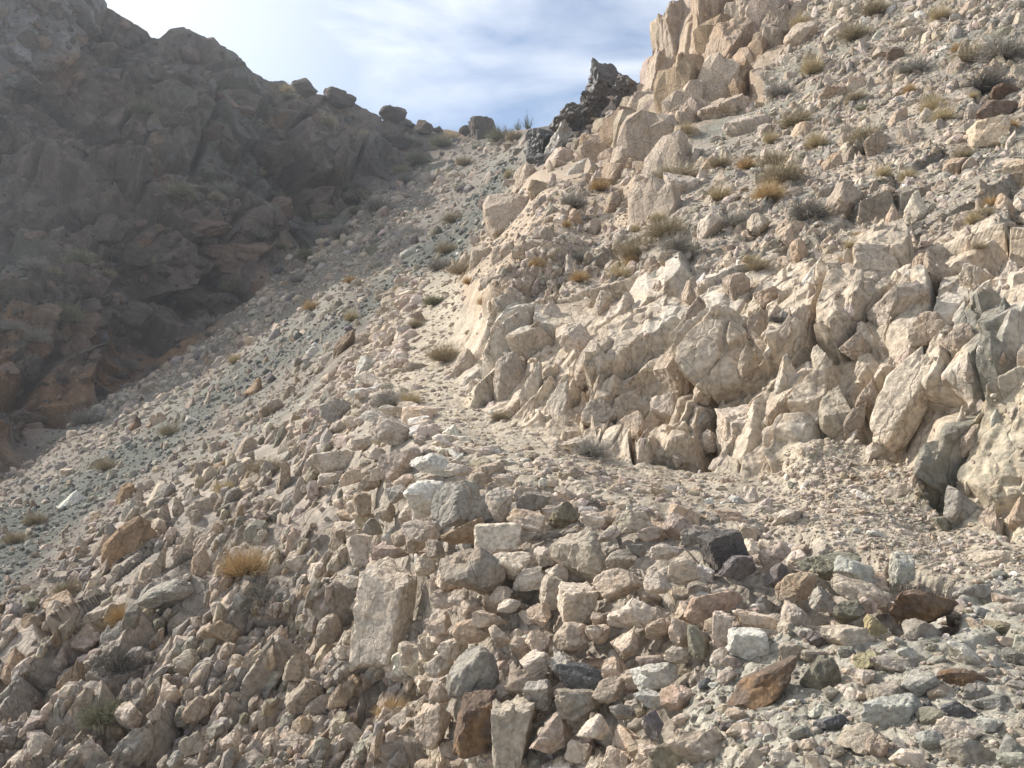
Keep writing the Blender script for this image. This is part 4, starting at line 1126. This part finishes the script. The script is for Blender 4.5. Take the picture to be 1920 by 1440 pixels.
BUSH = [
 (470,1052,44,'orange','bright orange grass tuft on the left slope'),(492,1078,42,'grey','grey shrub growing under the bright orange tuft'),(232,1140,32,'orange','golden grass tuft beside the rounded grey boulder'),
 (738,1322,32,'orange','small orange tuft at the foot of the wall'),(575,988,34,'straw','straw tuft left of the tall upright slab'),(508,967,22,'tan','small tan shrub left of the straw tuft'),
 (1440,354,30,'orange','round golden grass tuft in the middle of the slope'),(1523,118,26,'straw','straw tuft beside the skyline cliff'),(1490,215,26,'tan',None),(1348,354,26,'straw',None),(1620,252,28,'tan',None),
 (1125,342,22,'orange','golden tuft right of the white leaning slab'),(1272,318,34,'tan',None),(1240,325,20,'grey',None),(903,556,16,'orange',None),(585,569,17,'orange','rounded orange tuft alone on the scree'),(815,558,18,'olive','olive shrub in the middle of the upper trail'),
 (836,655,28,'tan','dry tan bush growing on the trail edge'),(735,732,34,'grey','grey shrub spreading over the trail bend'),(770,742,22,'straw','straw clump on the trail bend'),(657,520,13,'orange',None),(838,462,18,'tan',None),(826,490,20,'grey',None),(868,498,22,'tan',None),
 (880,522,14,'orange',None),(1087,512,20,'orange',None),(1190,448,34,'tan','large tan bush above the bank'),(1250,420,34,'tan',None),(1090,470,18,'grey',None),(1515,392,32,'dark','dark olive twiggy bush above the bank'),(1745,188,26,'straw','straw clump left of the cream blocks'),
 (1768,212,20,'straw',None),(1842,145,36,'dark','dark twiggy shrub near the right edge'),(1880,85,38,'grey','large grey green shrub in the top right corner'),(1815,95,26,'tan',None),(1600,55,26,'tan',None),(1465,322,32,'tan',None),(1450,290,26,'tan',None),(1625,268,24,'grey',None),
 (1380,395,28,'grey',None),(1272,460,28,'grey',None),(1108,830,26,'grey','thin grey twigs at the foot of the bank'),(935,768,14,'tan',None),(165,772,26,'grey','grey bush in the gully'),(200,866,18,'tan',None),(68,968,18,'tan',None),(382,866,20,'tan',None),
 (503,862,26,'tan','wispy tan shrub left of the wall shoulder'),(30,1002,18,'tan',None),(188,1318,32,'olive','olive grey shrub near the bottom left'),(12,1322,28,'grey',None),(222,1232,34,'dark','dark shrub between the pinkish and grey boulders'),(188,1168,22,'tan',None),
 (345,1028,26,'dark',None),(1078,1418,40,'grey','grey twigs at the bottom edge below the wall'),(1480,632,14,'dark',None),(1075,382,22,'grey',None),(1340,190,22,'tan',None),(1460,165,22,'grey',None),(1500,35,22,'straw',None),(1760,20,24,'straw',None),(1640,10,24,'tan',None),(1710,120,24,'grey',None),
 (870,300,14,'tan',None),(955,325,13,'straw',None),(940,250,22,'olive',None),(968,252,18,'tan',None),(830,268,18,'olive',None),(1160,500,24,'straw',None),(1010,500,20,'orange',None),(1400,300,22,'orange',None),(1700,330,20,'straw',None),(930,520,16,'straw',None),(1290,250,20,'straw',None),(1530,260,22,'straw',None),(660,590,16,'straw',None),(420,900,22,'straw',None),(120,1080,24,'tan',None),(280,960,20,'straw',None),(850,405,16,'tan',None),(320,802,16,'tan',None),(440,670,14,'straw',None),(780,605,12,'tan',None),(560,520,14,'grey',None),(600,490,14,'grey',None),
 (845,250,14,'straw',None),(690,238,14,'straw',None),(535,168,14,'straw',None),(745,540,12,'straw',None),(285,480,22,'olive',None),(578,470,20,'olive',None),(672,345,22,'olive',None),(712,378,26,'grey',None),(640,430,18,'grey',None),(135,572,28,'olive',None),(60,630,22,'grey',None),
 (355,540,22,'grey',None),(270,200,20,'olive',None),(470,440,18,'grey',None),(430,505,18,'olive',None),(60,505,20,'grey',None),(240,640,20,'grey',None),(395,600,20,'grey',None),(590,250,16,'tan',None),(660,225,14,'tan',None),(500,200,14,'olive',None),(20,760,20,'grey',None),(150,480,18,'olive',None),
 (325,380,20,'olive',None),(210,330,18,'olive',None),(420,350,18,'grey',None),(545,345,18,'olive',None),(780,290,18,'olive',None),(820,330,16,'grey',None),(760,330,16,'grey',None),(1415,480,20,'tan',None),(1560,440,18,'grey',None),(1350,300,20,'tan',None),(1180,470,18,'orange',None),
]
rb = np.random.default_rng(4)
for i in range(70):
    x = rb.uniform(0, 800)
    y = rb.uniform(130, 860)
    if inside(ZPOLY['mtn'], np.array([x]), np.array([y]))[0] and y > np.interp(x, SKYL[:, 0], SKYL[:, 1]) + 25:
        BUSH.append((x, y, rb.uniform(7, 14), ['olive', 'grey', 'tan'][rb.integers(3)], None))
for i in range(34):
    x = rb.uniform(900, 1900)
    y = rb.uniform(20, 520)
    if y > 560 - 0.45 * (x - 880) - 80 and y > np.interp(x, SKYL[:, 0], SKYL[:, 1]) + 60:
        BUSH.append((x, y, rb.uniform(9, 18), ['straw', 'orange', 'tan', 'straw'][rb.integers(4)], None))
for i, (x, y, r_, k, lab) in enumerate(BUSH):
    nm, cat, word, cols, n, tw, wd = KIND[k]
    p, nn_ = surf(x, y + r_ * 0.75)
    kk = p[1] / F
    a, b = PROTO[k][i % 3]
    if lab is None:
        ms = sorted(MARKS, key=lambda m: math.hypot(m[0] - x, m[1] - y))
        for m in ms[:6]:
            dx, dy = x - m[0], y - m[1]
            ang = math.degrees(math.atan2(-dy, dx)) % 360
            way = ['right of', 'above and right of', 'above', 'above and left of', 'left of', 'below and left of', 'below', 'below and right of'][int((ang + 22.5) // 45) % 8]
            lab = f"{'small ' if r_ < 17 else ''}{word} {'tuft' if cat == 'grass tuft' else 'shrub'} {way} {m[2]}"
            if lab not in USED:
                break
    USED.add(lab)
    o = link(nm, None, label=lab, category=cat, group={'grass_tuft': 'dry grass tufts on the slopes', 'shrub': 'dry shrubs on the slopes'}[nm])
    o.location = p + np.array([0, -0.15 * r_ * kk, -0.05 * r_ * kk])
    o.rotation_euler = (0, 0, rb.uniform(0, 6.28))
    s = r_ * kk * 1.3
    o.scale = (s * rb.uniform(1, 1.25), s, s * rb.uniform(.95, 1.25))
    link('foliage', a, o)
    link('stem', b, o)
# two thin bushes on the saddle skyline
for x, y, h in ((972, 240, 14), (990, 238, 20)):
    p, _ = surf(x, y + 4)
    o = link('tall_shrub', tuft_mesh('tall_shrub', int(x), 60, [(.16, .17, .12)], 1.0, .02, flat=1.6, spread=.6), label=('taller' if h == 20 else 'shorter') + ' thin bush standing against the sky on the saddle', category='shrub', group='thin bushes on the saddle skyline')
    o.location = p
    s = h * p[1] / F
    o.scale = (s * .8, s * .8, s)

# ------------------------------------------------------------------ dusty air against the light
bm = bmesh.new()
bmesh.ops.create_cube(bm, size=1)
hz = bpy.data.meshes.new('haze')
bm.to_mesh(hz)
bm.free()
lo, hi = VA.min(0), VA.max(0)
ho = link('haze', hz, kind='stuff')
lo = np.minimum(lo, [-5, -6, 0]) - 1.0
hi = hi + 3.0
ho.location = (lo + hi) / 2
ho.scale = hi - lo
hm = bpy.data.materials.new('haze')
hm.use_nodes = True
t = hm.node_tree
t.nodes.clear()
pv = t.nodes.new('ShaderNodeVolumePrincipled')
pv.inputs['Color'].default_value = (0.86, 0.92, 1.0, 1)
pv.inputs['Density'].default_value = 0.0007
pv.inputs['Anisotropy'].default_value = 0.55
ou = t.nodes.new('ShaderNodeOutputMaterial')
t.links.new(pv.outputs[0], ou.inputs['Volume'])
hz.materials.append(hm)
